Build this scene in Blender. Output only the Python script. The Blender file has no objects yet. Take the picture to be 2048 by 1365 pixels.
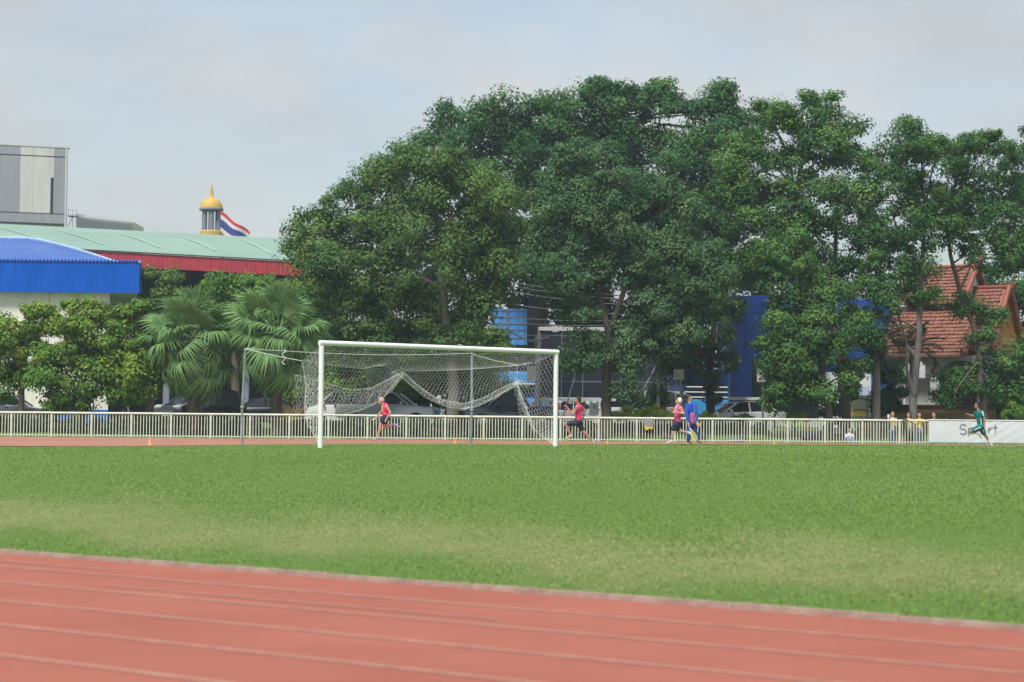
import bpy, bmesh, math, random
import numpy as np
from mathutils import Vector, Matrix
random.seed(7); RNG = np.random.default_rng(7)
R = math.radians
scene = bpy.context.scene
col = scene.collection

# ------------------------------------------------------------------ camera
FPX, CXP, CYP = 3730.0, 1024.0, 682.5          # focal length and centre for a 2048 px wide frame
CAMZ = 1.6
PITCH = math.atan(151.5 / FPX); ROLL = math.atan(19.0 / 2048.0)
_f = Vector((0, math.cos(PITCH), math.sin(PITCH)))
_r0 = Vector((1, 0, 0)); _u0 = Vector((0, -math.sin(PITCH), math.cos(PITCH)))
_r = _r0 * math.cos(ROLL) + _u0 * math.sin(ROLL)
_u = _u0 * math.cos(ROLL) - _r0 * math.sin(ROLL)
cam_data = bpy.data.cameras.new('camera'); cam = bpy.data.objects.new('camera', cam_data); col.objects.link(cam)
cam.matrix_world = Matrix(((_r.x, _u.x, -_f.x, 0), (_r.y, _u.y, -_f.y, 0), (_r.z, _u.z, -_f.z, CAMZ), (0, 0, 0, 1)))
cam_data.sensor_width = 36.0; cam_data.lens = 36.0 * FPX / 2048.0
cam_data.clip_start = 0.5; cam_data.clip_end = 4000.0
cam_data.dof.use_dof = True; cam_data.dof.focus_distance = 66.0; cam_data.dof.aperture_fstop = 1.7
scene.camera = cam
scene.render.resolution_x = 1024; scene.render.resolution_y = 682
scene.render.engine = 'CYCLES'

# ------------------------------------------------------------------ sky, sun, exposure
SUN_EL, SUN_AZ = R(58), R(205)                   # azimuth clockwise from +Y: behind the camera, to its left
world = bpy.data.worlds.new('World'); scene.world = world; world.use_nodes = True
nt = world.node_tree; nt.nodes.clear()
def wn(t, **k):
    n = nt.nodes.new(t)
    for a, b in k.items(): setattr(n, a, b)
    return n
wout = wn('ShaderNodeOutputWorld'); wbg = wn('ShaderNodeBackground'); wbg.inputs['Strength'].default_value = 0.1
sky = wn('ShaderNodeTexSky', sky_type='NISHITA', sun_disc=False, sun_elevation=SUN_EL, sun_rotation=SUN_AZ,
         air_density=1.2, dust_density=3.0, ozone_density=1.5, altitude=100)
tc = wn('ShaderNodeTexCoord'); sep = wn('ShaderNodeSeparateXYZ'); nt.links.new(tc.outputs['Generated'], sep.inputs[0])
zz = wn('ShaderNodeMath', operation='MAXIMUM'); nt.links.new(sep.outputs['Z'], zz.inputs[0]); zz.inputs[1].default_value = 0.0
za = wn('ShaderNodeMath', operation='ADD'); nt.links.new(zz.outputs[0], za.inputs[0]); za.inputs[1].default_value = 0.22
dx = wn('ShaderNodeMath', operation='DIVIDE'); nt.links.new(sep.outputs['X'], dx.inputs[0]); nt.links.new(za.outputs[0], dx.inputs[1])
dy = wn('ShaderNodeMath', operation='DIVIDE'); nt.links.new(sep.outputs['Y'], dy.inputs[0]); nt.links.new(za.outputs[0], dy.inputs[1])
cmb = wn('ShaderNodeCombineXYZ'); nt.links.new(dx.outputs[0], cmb.inputs[0]); nt.links.new(dy.outputs[0], cmb.inputs[1]); cmb.inputs[2].default_value = 3.7
n1 = wn('ShaderNodeTexNoise'); n1.inputs['Scale'].default_value = 1.9; n1.inputs['Detail'].default_value = 7; n1.inputs['Roughness'].default_value = 0.52; n1.inputs['Distortion'].default_value = 0.5
nt.links.new(cmb.outputs[0], n1.inputs['Vector'])
rmp = wn('ShaderNodeValToRGB'); rmp.color_ramp.elements[0].position = 0.41; rmp.color_ramp.elements[0].color = (0.50, 0.50, 0.50, 1)
rmp.color_ramp.elements[1].position = 0.59; rmp.color_ramp.elements[1].color = (0.97, 0.97, 0.97, 1)
nt.links.new(n1.outputs['Fac'], rmp.inputs[0])
n2 = wn('ShaderNodeTexNoise'); n2.inputs['Scale'].default_value = 3.1; n2.inputs['Detail'].default_value = 6
nt.links.new(cmb.outputs[0], n2.inputs['Vector'])
cr = wn('ShaderNodeValToRGB'); cr.color_ramp.elements[0].position = 0.35; cr.color_ramp.elements[0].color = (3.1, 3.25, 3.33, 1)
cr.color_ramp.elements[1].position = 0.7; cr.color_ramp.elements[1].color = (3.75, 3.88, 3.92, 1)
nt.links.new(n2.outputs['Fac'], cr.inputs[0])
mx = wn('ShaderNodeMix', data_type='RGBA')
nt.links.new(rmp.outputs[0], mx.inputs['Factor']); nt.links.new(sky.outputs[0], mx.inputs['A']); nt.links.new(cr.outputs[0], mx.inputs['B'])
nt.links.new(mx.outputs['Result'], wbg.inputs['Color']); nt.links.new(wbg.outputs[0], wout.inputs[0])

sl = bpy.data.lights.new('sun', 'SUN'); so = bpy.data.objects.new('sun', sl); col.objects.link(so)
sl.energy = 2.4; sl.angle = R(12); sl.color = (1.0, 0.95, 0.86)
sd = Vector((math.sin(SUN_AZ) * math.cos(SUN_EL), math.cos(SUN_AZ) * math.cos(SUN_EL), math.sin(SUN_EL)))
so.rotation_euler = (-sd).to_track_quat('-Z', 'Y').to_euler()
scene.view_settings.view_transform = 'Standard'; scene.view_settings.look = 'None'
scene.view_settings.exposure = 0.9; scene.view_settings.gamma = 1.0; scene.view_settings.use_curve_mapping = False

# ------------------------------------------------------------------ helpers
def pdir(px, py):
    return _f + _r * ((px - CXP) / FPX) - _u * ((py - CYP) / FPX)
def W(px, py, Y):
    """world point on the line of sight of a photo pixel, Y metres down the field"""
    d = pdir(px, py); d = d * (Y / d.y); return Vector((d.x, d.y, d.z + CAMZ))
def GX(px, Y): return W(px, 860, Y).x
def smooth(a, b, x):
    t = min(1.0, max(0.0, (x - a) / (b - a))); return t * t * (3 - 2 * t)
EDGE = [(-60, 40), (-30, 47), (-15.4, 56), (-6.4, 62.4), (-1.6, 68), (1.66, 72), (7.3, 77), (17.7, 81.0), (80, 81.2)]
def pitch_edge(X):
    for (a, b), (c, d) in zip(EDGE, EDGE[1:]):
        if X <= c: return b + (d - b) * max(0.0, (X - a) / (c - a))
    return 81.2
NK = Vector((0.579, 0.815)); NK0 = Vector((-5.85, 21.3))       # inside kerb of the near track
def near_dist(X, Y): return (X - NK0.x) * NK.x + (Y - NK0.y) * NK.y
ZF = 0.53
def fence_y(X): return 84.8 + 0.085 * X
def ground_z(X, Y):
    s = near_dist(X, Y)
    zp = 0.88 * (1 - (1 - min(1.0, max(0.0, (s - 0.35) / 20.5))) ** 2)
    zp = zp - 0.0135 * max(0.0, Y - 46) - 0.17 * smooth(2, 15, -X) * smooth(34, 44, Y)
    zp = max(zp, ZF if Y > 36 else 0.0) if s > 0 else 0.0
    if Y > 50: zp = max(zp, ZF)
    f = fence_y(X)
    return zp + 0.49 * smooth(f + 0.4, f + 7.5, Y)
def GP(px, Y):
    x = GX(px, Y); return Vector((x, Y, ground_z(x, Y)))

def tag(o, label=None, cat=None, group=None, kind=None):
    if label: o['label'] = label
    if cat: o['category'] = cat
    if group: o['group'] = group
    if kind: o['kind'] = kind
    return o
def empty(name, loc, label, cat, group=None, rz=0.0):
    o = bpy.data.objects.new(name, None); col.objects.link(o); o.location = loc; o.rotation_euler = (0, 0, rz)
    o.empty_display_size = 0.3
    return tag(o, label, cat, group)
def link(name, me, parent=None, loc=None):
    o = bpy.data.objects.new(name, me); col.objects.link(o)
    if parent is not None: o.parent = parent
    if loc is not None: o.location = loc
    return o

class MB:
    def __init__(s): s.v = []; s.f = []
    def add(s, vs, fs):
        n = len(s.v); s.v += [tuple(v) for v in vs]; s.f += [tuple(i + n for i in f) for f in fs]; return s
    def box(s, c, d, M=None, taper=1.0):
        hx, hy, hz = d[0] / 2, d[1] / 2, d[2] / 2
        vs = []
        for z in (-1, 1):
            t = taper if z > 0 else 1.0
            for x, y in ((-1, -1), (1, -1), (1, 1), (-1, 1)):
                p = Vector((x * hx * t, y * hy * t, z * hz))
                if M is not None: p = M @ p
                vs.append(p + Vector(c))
        return s.add(vs, [(0, 3, 2, 1), (4, 5, 6, 7), (0, 1, 5, 4), (1, 2, 6, 5), (2, 3, 7, 6), (3, 0, 4, 7)])
    def bar(s, a, b, w, h=None):
        a = Vector(a); b = Vector(b); h = h or w; d = b - a
        q = d.to_track_quat('Z', 'Y').to_matrix()
        return s.box((a + b) / 2, (w, h, d.length), q)
    def tube(s, pts, rad, n=8, cap=True):
        pts = [Vector(p) for p in pts]
        if not hasattr(rad, '__len__'): rad = [rad] * len(pts)
        rings = []; ref = Vector((0.31, 0.83, 0.46)); base = len(s.v)
        for i, p in enumerate(pts):
            d = (pts[min(i + 1, len(pts) - 1)] - pts[max(i - 1, 0)]).normalized()
            a = d.cross(ref)
            if a.length < 1e-3: a = d.cross(Vector((1, 0, 0)))
            a.normalize(); b = d.cross(a)
            for k in range(n):
                t = 2 * math.pi * k / n
                s.v.append(tuple(p + (a * math.cos(t) + b * math.sin(t)) * rad[i]))
        for i in range(len(pts) - 1):
            for k in range(n):
                k2 = (k + 1) % n
                s.f.append((base + i * n + k, base + i * n + k2, base + (i + 1) * n + k2, base + (i + 1) * n + k))
        if cap:
            s.f.append(tuple(base + k for k in range(n - 1, -1, -1))); e = base + (len(pts) - 1) * n
            s.f.append(tuple(e + k for k in range(n)))
        return s
    def lathe(s, c, prof, n=16):
        c = Vector(c); base = len(s.v)
        for r, z in prof:
            for k in range(n):
                t = 2 * math.pi * k / n
                s.v.append((c.x + r * math.cos(t), c.y + r * math.sin(t), c.z + z))
        for i in range(len(prof) - 1):
            for k in range(n):
                k2 = (k + 1) % n
                s.f.append((base + i * n + k, base + i * n + k2, base + (i + 1) * n + k2, base + (i + 1) * n + k))
        s.f.append(tuple(base + k for k in range(n - 1, -1, -1))); e = base + (len(prof) - 1) * n
        s.f.append(tuple(e + k for k in range(n)))
        return s
    def prism(s, pts, off):
        """closed polygon extruded by the vector off"""
        off = Vector(off); n = len(pts)
        vs = [Vector(p) for p in pts] + [Vector(p) + off for p in pts]
        fs = [tuple(range(n - 1, -1, -1)), tuple(range(n, 2 * n))]
        fs += [(i, (i + 1) % n, n + (i + 1) % n, n + i) for i in range(n)]
        return s.add(vs, fs)
    def quad(s, a, b, c, d): return s.add([a, b, c, d], [(0, 1, 2, 3)])
    def mesh(s, name, mat, smooth_=False, bevel=0):
        me = bpy.data.meshes.new(name); me.from_pydata(s.v, [], s.f); me.update()
        bm = bmesh.new(); bm.from_mesh(me); bmesh.ops.recalc_face_normals(bm, faces=bm.faces)
        if bevel: bmesh.ops.bevel(bm, geom=list(bm.edges), offset=bevel, segments=2, affect='EDGES', profile=0.6)
        bm.to_mesh(me); bm.free()
        if mat: me.materials.append(mat)
        if smooth_:
            me.polygons.foreach_set('use_smooth', [True] * len(me.polygons)); me.set_sharp_from_angle(angle=R(38))
        return me
    def build(s, name, mat, parent=None, smooth_=False, loc=None, bevel=0):
        return link(name, s.mesh(name, mat, smooth_, bevel), parent, loc)

def np_mesh(name, verts, faces, mat, attr=None, smooth_=False):
    """verts (n,3), faces (m,k) with one k"""
    verts = np.asarray(verts, dtype=np.float32); faces = np.asarray(faces, dtype=np.int32); m, k = faces.shape
    me = bpy.data.meshes.new(name)
    me.vertices.add(len(verts)); me.vertices.foreach_set('co', verts.ravel())
    me.loops.add(m * k); me.loops.foreach_set('vertex_index', faces.ravel())
    me.polygons.add(m); me.polygons.foreach_set('loop_start', np.arange(0, m * k, k, dtype=np.int32))
    if smooth_: me.polygons.foreach_set('use_smooth', np.ones(m, dtype=bool))
    if attr is not None:
        a = me.attributes.new('tint', 'FLOAT', 'POINT'); a.data.foreach_set('value', np.asarray(attr, dtype=np.float32))
    me.update(calc_edges=True)
    if mat: me.materials.append(mat)
    return me

# ------------------------------------------------------------------ materials
def mat(name, c, rough=0.6, var=0.12, scale=3.0, metal=0.0, spec=0.4, bump=0.0, bscale=40.0, c2=None, coat=0.0, stretch=None):
    m = bpy.data.materials.new(name); m.use_nodes = True; t = m.node_tree; b = t.nodes['Principled BSDF']
    b.inputs['Roughness'].default_value = rough; b.inputs['Metallic'].default_value = metal
    b.inputs['Specular IOR Level'].default_value = spec
    if coat: b.inputs['Coat Weight'].default_value = coat; b.inputs['Coat Roughness'].default_value = 0.08
    co = t.nodes.new('ShaderNodeTexCoord'); src = co.outputs['Object']
    if stretch:
        mp = t.nodes.new('ShaderNodeMapping'); mp.inputs['Scale'].default_value = stretch; t.links.new(src, mp.inputs[0]); src = mp.outputs[0]
    n = t.nodes.new('ShaderNodeTexNoise'); n.inputs['Scale'].default_value = scale; n.inputs['Detail'].default_value = 5; n.inputs['Roughness'].default_value = 0.65
    t.links.new(src, n.inputs['Vector'])
    r = t.nodes.new('ShaderNodeValToRGB'); r.color_ramp.elements[0].position = 0.3; r.color_ramp.elements[1].position = 0.72
    ca = [max(0.0, x * (1 - var)) for x in c]; cb = c2 or [min(1.0, x * (1 + var)) for x in c]
    r.color_ramp.elements[0].color = (*ca, 1); r.color_ramp.elements[1].color = (*cb, 1)
    t.links.new(n.outputs['Fac'], r.inputs[0]); t.links.new(r.outputs[0], b.inputs['Base Color'])
    if bump:
        n2 = t.nodes.new('ShaderNodeTexNoise'); n2.inputs['Scale'].default_value = bscale; n2.inputs['Detail'].default_value = 4
        t.links.new(src, n2.inputs['Vector'])
        bp = t.nodes.new('ShaderNodeBump'); bp.inputs['Strength'].default_value = bump; bp.inputs['Distance'].default_value = 0.03
        t.links.new(n2.outputs['Fac'], bp.inputs['Height']); t.links.new(bp.outputs[0], b.inputs['Normal'])
    return m
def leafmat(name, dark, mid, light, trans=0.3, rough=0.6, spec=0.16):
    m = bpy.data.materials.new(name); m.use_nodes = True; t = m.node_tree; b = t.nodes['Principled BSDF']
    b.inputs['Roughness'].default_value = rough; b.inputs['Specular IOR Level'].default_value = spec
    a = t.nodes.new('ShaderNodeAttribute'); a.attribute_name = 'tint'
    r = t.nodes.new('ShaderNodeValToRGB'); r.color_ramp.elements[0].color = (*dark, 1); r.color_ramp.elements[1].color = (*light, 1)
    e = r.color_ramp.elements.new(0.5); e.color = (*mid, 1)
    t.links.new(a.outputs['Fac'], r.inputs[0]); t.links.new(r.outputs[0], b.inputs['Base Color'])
    tr = t.nodes.new('ShaderNodeBsdfTranslucent'); t.links.new(r.outputs[0], tr.inputs['Color'])
    ms = t.nodes.new('ShaderNodeMixShader'); ms.inputs[0].default_value = trans
    out = [n for n in t.nodes if n.type == 'OUTPUT_MATERIAL'][0]
    t.links.new(b.outputs[0], ms.inputs[1]); t.links.new(tr.outputs[0], ms.inputs[2]); t.links.new(ms.outputs[0], out.inputs[0])
    return m
def glassmat(name, c, rough=0.06):
    m = mat(name, c, rough, 0.15, 1.2, spec=0.6); return m

M = {}
M['white_paint'] = mat('white_paint', (0.80, 0.82, 0.82), 0.65, 0.05, 2.0, spec=0.2)
M['fence_paint'] = mat('fence_paint', (0.64, 0.64, 0.54), 0.55, 0.15, 2.2, c2=(0.76, 0.78, 0.70))
M['net'] = mat('net_twine', (0.76, 0.76, 0.76), 0.85, 0.12, 4.0)
M['galv'] = mat('galvanised_steel', (0.30, 0.33, 0.36), 0.45, 0.3, 7.0, metal=0.4)
M['bark'] = mat('bark', (0.13, 0.105, 0.085), 0.9, 0.45, 3.0, bump=0.9, bscale=14, stretch=(5, 5, 0.8))
M['bark_grey'] = mat('bark_grey', (0.15, 0.14, 0.13), 0.9, 0.4, 3.0, bump=0.8, bscale=14, stretch=(5, 5, 0.8))
M['bark_mid'] = mat('bark_mid', (0.088, 0.074, 0.060), 0.9, 0.4, 3.0, bump=0.8, bscale=14, stretch=(5, 5, 0.8))
M['bark_dark'] = mat('bark_dark', (0.045, 0.04, 0.038), 0.9, 0.4, 3.0, bump=0.8, bscale=14, stretch=(5, 5, 0.8))
M['black'] = mat('black_plastic', (0.012, 0.013, 0.016), 0.5, 0.2)
M['rubber'] = mat('tyre_rubber', (0.018, 0.018, 0.019), 0.85, 0.2)
M['glass'] = glassmat('tinted_glass', (0.018, 0.022, 0.028))
M['chrome'] = mat('chrome', (0.6, 0.62, 0.64), 0.2, 0.1, metal=0.9)
# ------------------------------------------------------------------ ground, tracks
def grass_material():
    m = bpy.data.materials.new('grass_turf'); m.use_nodes = True; t = m.node_tree; b = t.nodes['Principled BSDF']
    b.inputs['Roughness'].default_value = 0.85; b.inputs['Specular IOR Level'].default_value = 0.15
    co = t.nodes.new('ShaderNodeTexCoord')
    def noise(sc, det=5, st=None):
        src = co.outputs['Object']
        if st:
            mp = t.nodes.new('ShaderNodeMapping'); mp.inputs['Scale'].default_value = st; t.links.new(src, mp.inputs[0]); src = mp.outputs[0]
        n = t.nodes.new('ShaderNodeTexNoise'); n.inputs['Scale'].default_value = sc; n.inputs['Detail'].default_value = det; n.inputs['Roughness'].default_value = 0.7
        t.links.new(src, n.inputs['Vector']); return n.outputs['Fac']
    def ramp(src, p0, c0, p1, c1):
        r = t.nodes.new('ShaderNodeValToRGB'); r.color_ramp.elements[0].position = p0; r.color_ramp.elements[1].position = p1
        r.color_ramp.elements[0].color = c0; r.color_ramp.elements[1].color = c1; t.links.new(src, r.inputs[0]); return r.outputs[0]
    def mix(fac, a, b2):
        x = t.nodes.new('ShaderNodeMix'); x.data_type = 'RGBA'; t.links.new(fac, x.inputs['Factor']); t.links.new(a, x.inputs['A']); t.links.new(b2, x.inputs['B']); return x.outputs['Result']
    g = ramp(noise(22, 9), 0.32, (0.058, 0.120, 0.021, 1), 0.72, (0.140, 0.232, 0.055, 1))
    big = ramp(noise(0.22, 4), 0.35, (0.085, 0.160, 0.030, 1), 0.7, (0.122, 0.195, 0.048, 1))
    x = t.nodes.new('ShaderNodeMix'); x.data_type = 'RGBA'; x.inputs['Factor'].default_value = 0.40; t.links.new(g, x.inputs['A']); t.links.new(big, x.inputs['B'])
    base = x.outputs['Result']
    # worn, straw-coloured strip along the inside of the near track (attribute 'tint' = how worn)
    a = t.nodes.new('ShaderNodeAttribute'); a.attribute_name = 'tint'
    dry = ramp(noise(9, 8), 0.3, (0.215, 0.218, 0.09, 1), 0.75, (0.38, 0.335, 0.185, 1))
    wn_ = noise(1.1, 6)
    mu = t.nodes.new('ShaderNodeMath'); mu.operation = 'MULTIPLY_ADD'; t.links.new(wn_, mu.inputs[0]); mu.inputs[1].default_value = 1.5; mu.inputs[2].default_value = -0.85
    ad = t.nodes.new('ShaderNodeMath'); ad.operation = 'ADD'; ad.use_clamp = True; t.links.new(mu.outputs[0], ad.inputs[0]); t.links.new(a.outputs['Fac'], ad.inputs[1])
    ml = t.nodes.new('ShaderNodeMath'); ml.operation = 'MULTIPLY'; ml.use_clamp = True; t.links.new(ad.outputs[0], ml.inputs[0]); t.links.new(a.outputs['Fac'], ml.inputs[1])
    t.links.new(mix(ml.outputs[0], base, dry), b.inputs['Base Color'])
    bp = t.nodes.new('ShaderNodeBump'); bp.inputs['Strength'].default_value = 0.5; bp.inputs['Distance'].default_value = 0.05
    t.links.new(noise(60, 6), bp.inputs['Height']); t.links.new(bp.outputs[0], b.inputs['Normal'])
    return m
M['turf'] = grass_material()
def worn(X, Y):
    """bare, trodden band between track and turf, and the soil lip at the kerb"""
    s = near_dist(X, Y)
    wob = 0.35 * math.sin(X * 1.3) + 0.25 * math.sin(X * 3.1 + Y)
    band = smooth(0.5, 2.0, s + wob) * (1 - smooth(2.8, 6.5, s + wob * 1.6))
    v = 0.66 * band + 0.9 * (1 - smooth(0.12, 0.4, s)) * (1 if s > -0.3 else 0)
    f = fence_y(X); e = pitch_edge(X)
    v = max(v, 0.75 * smooth(f - 3.4, f - 2.0, Y) * (1 - smooth(f - 0.5, f - 0.1, Y)))
    return v

ys = np.concatenate([np.arange(-6, 10, 2.0), np.arange(10, 30, 0.5), np.arange(30, 100, 1.0), np.array([104, 110, 120, 140, 170, 220, 300, 500, 900, 1600])])
xs = np.concatenate([np.array([-1200, -600, -300, -150, -90, -60]), np.arange(-42, -14, 2.0), np.arange(-14, 14, 0.6), np.arange(14, 44, 2.0), np.array([60, 90, 150, 300, 600, 1200])])
vv = []; tt = []
for y in ys:
    for x in xs:
        vv.append((x, y, ground_z(x, y) - (0.03 if near_dist(x, y) < 0.05 else 0.0) - 0.012)); tt.append(worn(x, y))
nx = len(xs); ff = [(j * nx + i, j * nx + i + 1, (j + 1) * nx + i + 1, (j + 1) * nx + i) for j in range(len(ys) - 1) for i in range(nx - 1)]
g = link('ground', np_mesh('ground', vv, ff, M['turf'], tt, True)); tag(g, 'green sports field turf with a worn straw strip', None, None, 'structure')

def track_material():
    m = mat('running_track', (0.365, 0.112, 0.074), 0.9, 0.07, 0.5, c2=(0.405, 0.133, 0.092), bump=0.5, bscale=220)
    t = m.node_tree; b = t.nodes['Principled BSDF']; src = b.inputs['Base Color'].links[0].from_socket; co = [n for n in t.nodes if n.type == 'TEX_COORD'][0]
    def layer(src, scale, lo, hi, colr, amt, rot=0.0, st=(1, 1, 1)):
        mp = t.nodes.new('ShaderNodeMapping'); mp.inputs['Rotation'].default_value = (0, 0, rot); mp.inputs['Scale'].default_value = st; t.links.new(co.outputs['Object'], mp.inputs[0])
        n = t.nodes.new('ShaderNodeTexNoise'); n.inputs['Scale'].default_value = scale; n.inputs['Detail'].default_value = 6; n.inputs['Roughness'].default_value = 0.7; t.links.new(mp.outputs[0], n.inputs['Vector'])
        r = t.nodes.new('ShaderNodeMapRange'); r.inputs['From Min'].default_value = lo; r.inputs['From Max'].default_value = hi; r.inputs['To Max'].default_value = amt; t.links.new(n.outputs['Fac'], r.inputs['Value'])
        x = t.nodes.new('ShaderNodeMix'); x.data_type = 'RGBA'; t.links.new(r.outputs[0], x.inputs['Factor']); t.links.new(src, x.inputs['A']); x.inputs['B'].default_value = (*colr, 1); return x.outputs['Result']
    src = layer(src, 90, 0.5, 0.75, (0.20, 0.06, 0.045), 0.45)                     # rubber grain
    src = layer(src, 1.2, 0.52, 0.72, (0.24, 0.085, 0.065), 0.55, 0.618, (0.25, 3.0, 1))   # scuffed running lines along the lanes
    src = layer(src, 3.0, 0.62, 0.78, (0.44, 0.21, 0.16), 0.6)                     # dusty patches
    t.links.new(src, b.inputs['Base Color']); return m
M['track'] = track_material()
M['track_far'] = mat('running_track_far', (0.37, 0.15, 0.108), 0.85, 0.14, 0.5, c2=(0.40, 0.20, 0.15))
M['line'] = mat('lane_paint', (0.42, 0.21, 0.16), 0.85, 0.25, 5.0, c2=(0.50, 0.31, 0.25))
M['kerb'] = mat('kerb_concrete', (0.34, 0.22, 0.18), 0.9, 0.3, 2.5, c2=(0.44, 0.34, 0.30), bump=0.4)
tdir = Vector((NK.y, -NK.x))
def tp(s, w, z): p = NK0 + tdir * s - NK * w; return (p.x, p.y, z)
S0, S1 = -30, 40
mb = MB(); N = 35
for i in range(N):
    a = S0 + (S1 - S0) * i / N; b = S0 + (S1 - S0) * (i + 1) / N
    mb.quad(tp(a, 0.03, 0), tp(b, 0.03, 0), tp(b, 24, 0), tp(a, 24, 0))
nt_ = mb.build('running_track', M['track']); tag(nt_, 'red rubber running track in the foreground', None, None, 'structure')
def strip(mb, w, wid, s0, s1, z=0.005):
    mb.quad(tp(s0, w - wid / 2, z), tp(s1, w - wid / 2, z), tp(s1, w + wid / 2, z), tp(s0, w + wid / 2, z))
for k in range(1, 12):
    m_ = MB(); strip(m_, 0.05 + 1.16 * k, 0.062, S0, S1); m_.build('lane_line', M['line'], nt_)
for s0, s1, w in ((-3.0, 2.6, 0.78), (4.0, 8.5, 2.0), (-12, -6.5, 1.7)):
    m_ = MB(); strip(m_, w, 0.05, s0, s1, 0.006); m_.build('stagger_mark', M['line'], nt_)
# low worn kerb between track and turf, laid in lengths
km = MB(); km.box((0.745, 0, 0.0), (1.497, 0.06, 0.07)); kme = km.mesh('kerb', M['kerb'])
ang = math.atan2(tdir.y, tdir.x)
for i in range(40):
    o = link('kerb_stone', kme, nt_); p = NK0 + tdir * (-28 + 1.5 * i); o.location = (p.x, p.y, 0.012 + random.uniform(-0.006, 0.006)); o.rotation_euler = (0, 0, ang + random.uniform(-0.004, 0.004))

M['soil'] = mat('bare_soil', (0.13, 0.085, 0.055), 0.95, 0.35, 6.0, c2=(0.24, 0.17, 0.11), bump=0.8)
m_ = MB(); prev = None; rs_ = random.Random(3)
for i in range(420):                         # ragged soil where turf meets the kerb
    s_ = -26 + i * 0.13; w0 = -0.03; w1 = -0.10 - 0.16 * max(0.0, 0.5 + 0.5 * math.sin(s_ * 0.9) + 0.5 * math.sin(s_ * 2.7 + 1)) * rs_.uniform(0.5, 1.2)
    a = tp(s_, w0, 0.012); c = tp(s_, w1, 0); c = (c[0], c[1], ground_z(c[0], c[1]) + 0.010)
    if prev: m_.quad(prev[0], a, c, prev[1])
    prev = (a, c)
m_.build('soil_edge', M['soil'], nt_)
# far track: from the curved edge of the pitch to the verge before the fence
vv = []; ff = []; XS = np.concatenate([np.arange(-60, -20, 4.0), np.arange(-20, 24, 0.8), np.arange(24, 70, 4.0)]); K = 14
for i, X in enumerate(XS):
    e = pitch_edge(X); f = fence_y(X) - 2.6
    e = min(e, f - 0.05)
    for k in range(K + 1):
        y = e + (f - e) * k / K; vv.append((X, y, ground_z(X, y) + 0.012))
for i in range(len(XS) - 1):
    for k in range(K):
        a = i * (K + 1) + k; ff.append((a, a + K + 1, a + K + 2, a + 1))
ft = link('running_track', np_mesh('far_track', vv, ff, M['track_far'], None, True)); tag(ft, 'far bend of the red running track below the white fence', None, None, 'structure')
for k in range(1, 7):
    m_ = MB(); prev = None
    for X in XS:
        e = pitch_edge(X); f = fence_y(X) - 2.6
        if e > f - 1.0: continue
        y = f - 1.6 * k - 0.05 * max(0, -X) * k
        if y < e + 0.3: prev = None; continue
        if prev is not None:
            m_.quad((prev[0], prev[1], ground_z(*prev) + 0.02), (X, y, ground_z(X, y) + 0.02), (X, y + 0.12, ground_z(X, y + 0.12) + 0.02), (prev[0], prev[1] + 0.12, ground_z(prev[0], prev[1] + 0.12) + 0.02))
        prev = (X, y)
    if m_.f: m_.build('lane_line', M['line'], ft)

# grass blades that stand up from the turf (nobody could count them)
M['blade'] = leafmat('grass_blade', (0.150, 0.275, 0.050), (0.195, 0.335, 0.072), (0.38, 0.37, 0.18), 0.35, 0.6, 0.2)
sE = RNG.uniform(-24, 26, 24000); wE = 0.05 + 0.7 * RNG.random(24000) ** 2.0        # longer tufts along the kerb
X1 = NK0.x + tdir.x * sE + NK.x * wE; Y1 = NK0.y + tdir.y * sE + NK.y * wE
Ym = 13.0 * (62.0 / 13.0) ** (RNG.random(210000) ** 0.9); X1 = np.concatenate([X1, (RNG.random(210000) - 0.5) * 0.66 * Ym]); Y1 = np.concatenate([Y1, Ym])
X2 = RNG.uniform(-24, 26, 26000); Y2 = np.array([pitch_edge(x) for x in X2]) - RNG.random(26000) ** 2 * 7 + 0.25
X3 = RNG.uniform(-26, 28, 16000); Y3 = np.array([fence_y(x) for x in X3]) + RNG.uniform(-2.4, 3.2, 16000)
X = np.concatenate([X1, X2, X3]); Y = np.concatenate([Y1, Y2, Y3])
dn = (X - NK0.x) * NK.x + (Y - NK0.y) * NK.y
wv = np.array([worn(a, b) for a, b in zip(X, Y)])
keep = (dn > 0.1 + 0.15 * RNG.random(len(X))) & (RNG.random(len(X)) > wv * 0.6) & ((Y < np.array([pitch_edge(a) for a in X]) + 0.3) | (np.arange(len(X)) >= len(X1) + len(X2)))
X = X[keep]; Y = Y[keep]; wv = wv[keep]; n = len(X); near_d = dn[keep]
Z = np.array([ground_z(a, b) for a, b in zip(X, Y)]) - 0.012
h = RNG.uniform(0.007, 0.020, n) * (1 + 0.35 * np.sin(X * 0.9) * np.sin(Y * 0.7)); h[Y > 60] *= 2.2; h[Y > 82] *= 1.4; h[near_d < 0.5] *= 1.5
wd = RNG.uniform(0.006, 0.011, n) * (0.7 + Y / 40)
an = RNG.uniform(0, math.pi, n); la = an + math.pi / 2 + RNG.normal(0, 0.3, n); ll = h * RNG.uniform(0.6, 2.2, n) * np.where(RNG.random(n) < 0.5, 1, -1); lx = np.cos(la) * ll; ly = np.sin(la) * ll
cx, sx = np.cos(an) * wd, np.sin(an) * wd
V = np.stack([np.stack([X - cx, Y - sx, Z], 1), np.stack([X + cx, Y + sx, Z], 1), np.stack([X + lx, Y + ly, Z + h], 1)], 1).reshape(-1, 3)
F = np.arange(n * 3).reshape(-1, 3)
tint = np.clip(RNG.normal(0.46, 0.10, n) + 0.12 * np.sin(X * 0.5 + 1) * np.cos(Y * 0.35) + wv * 0.55, 0, 1)
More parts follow.
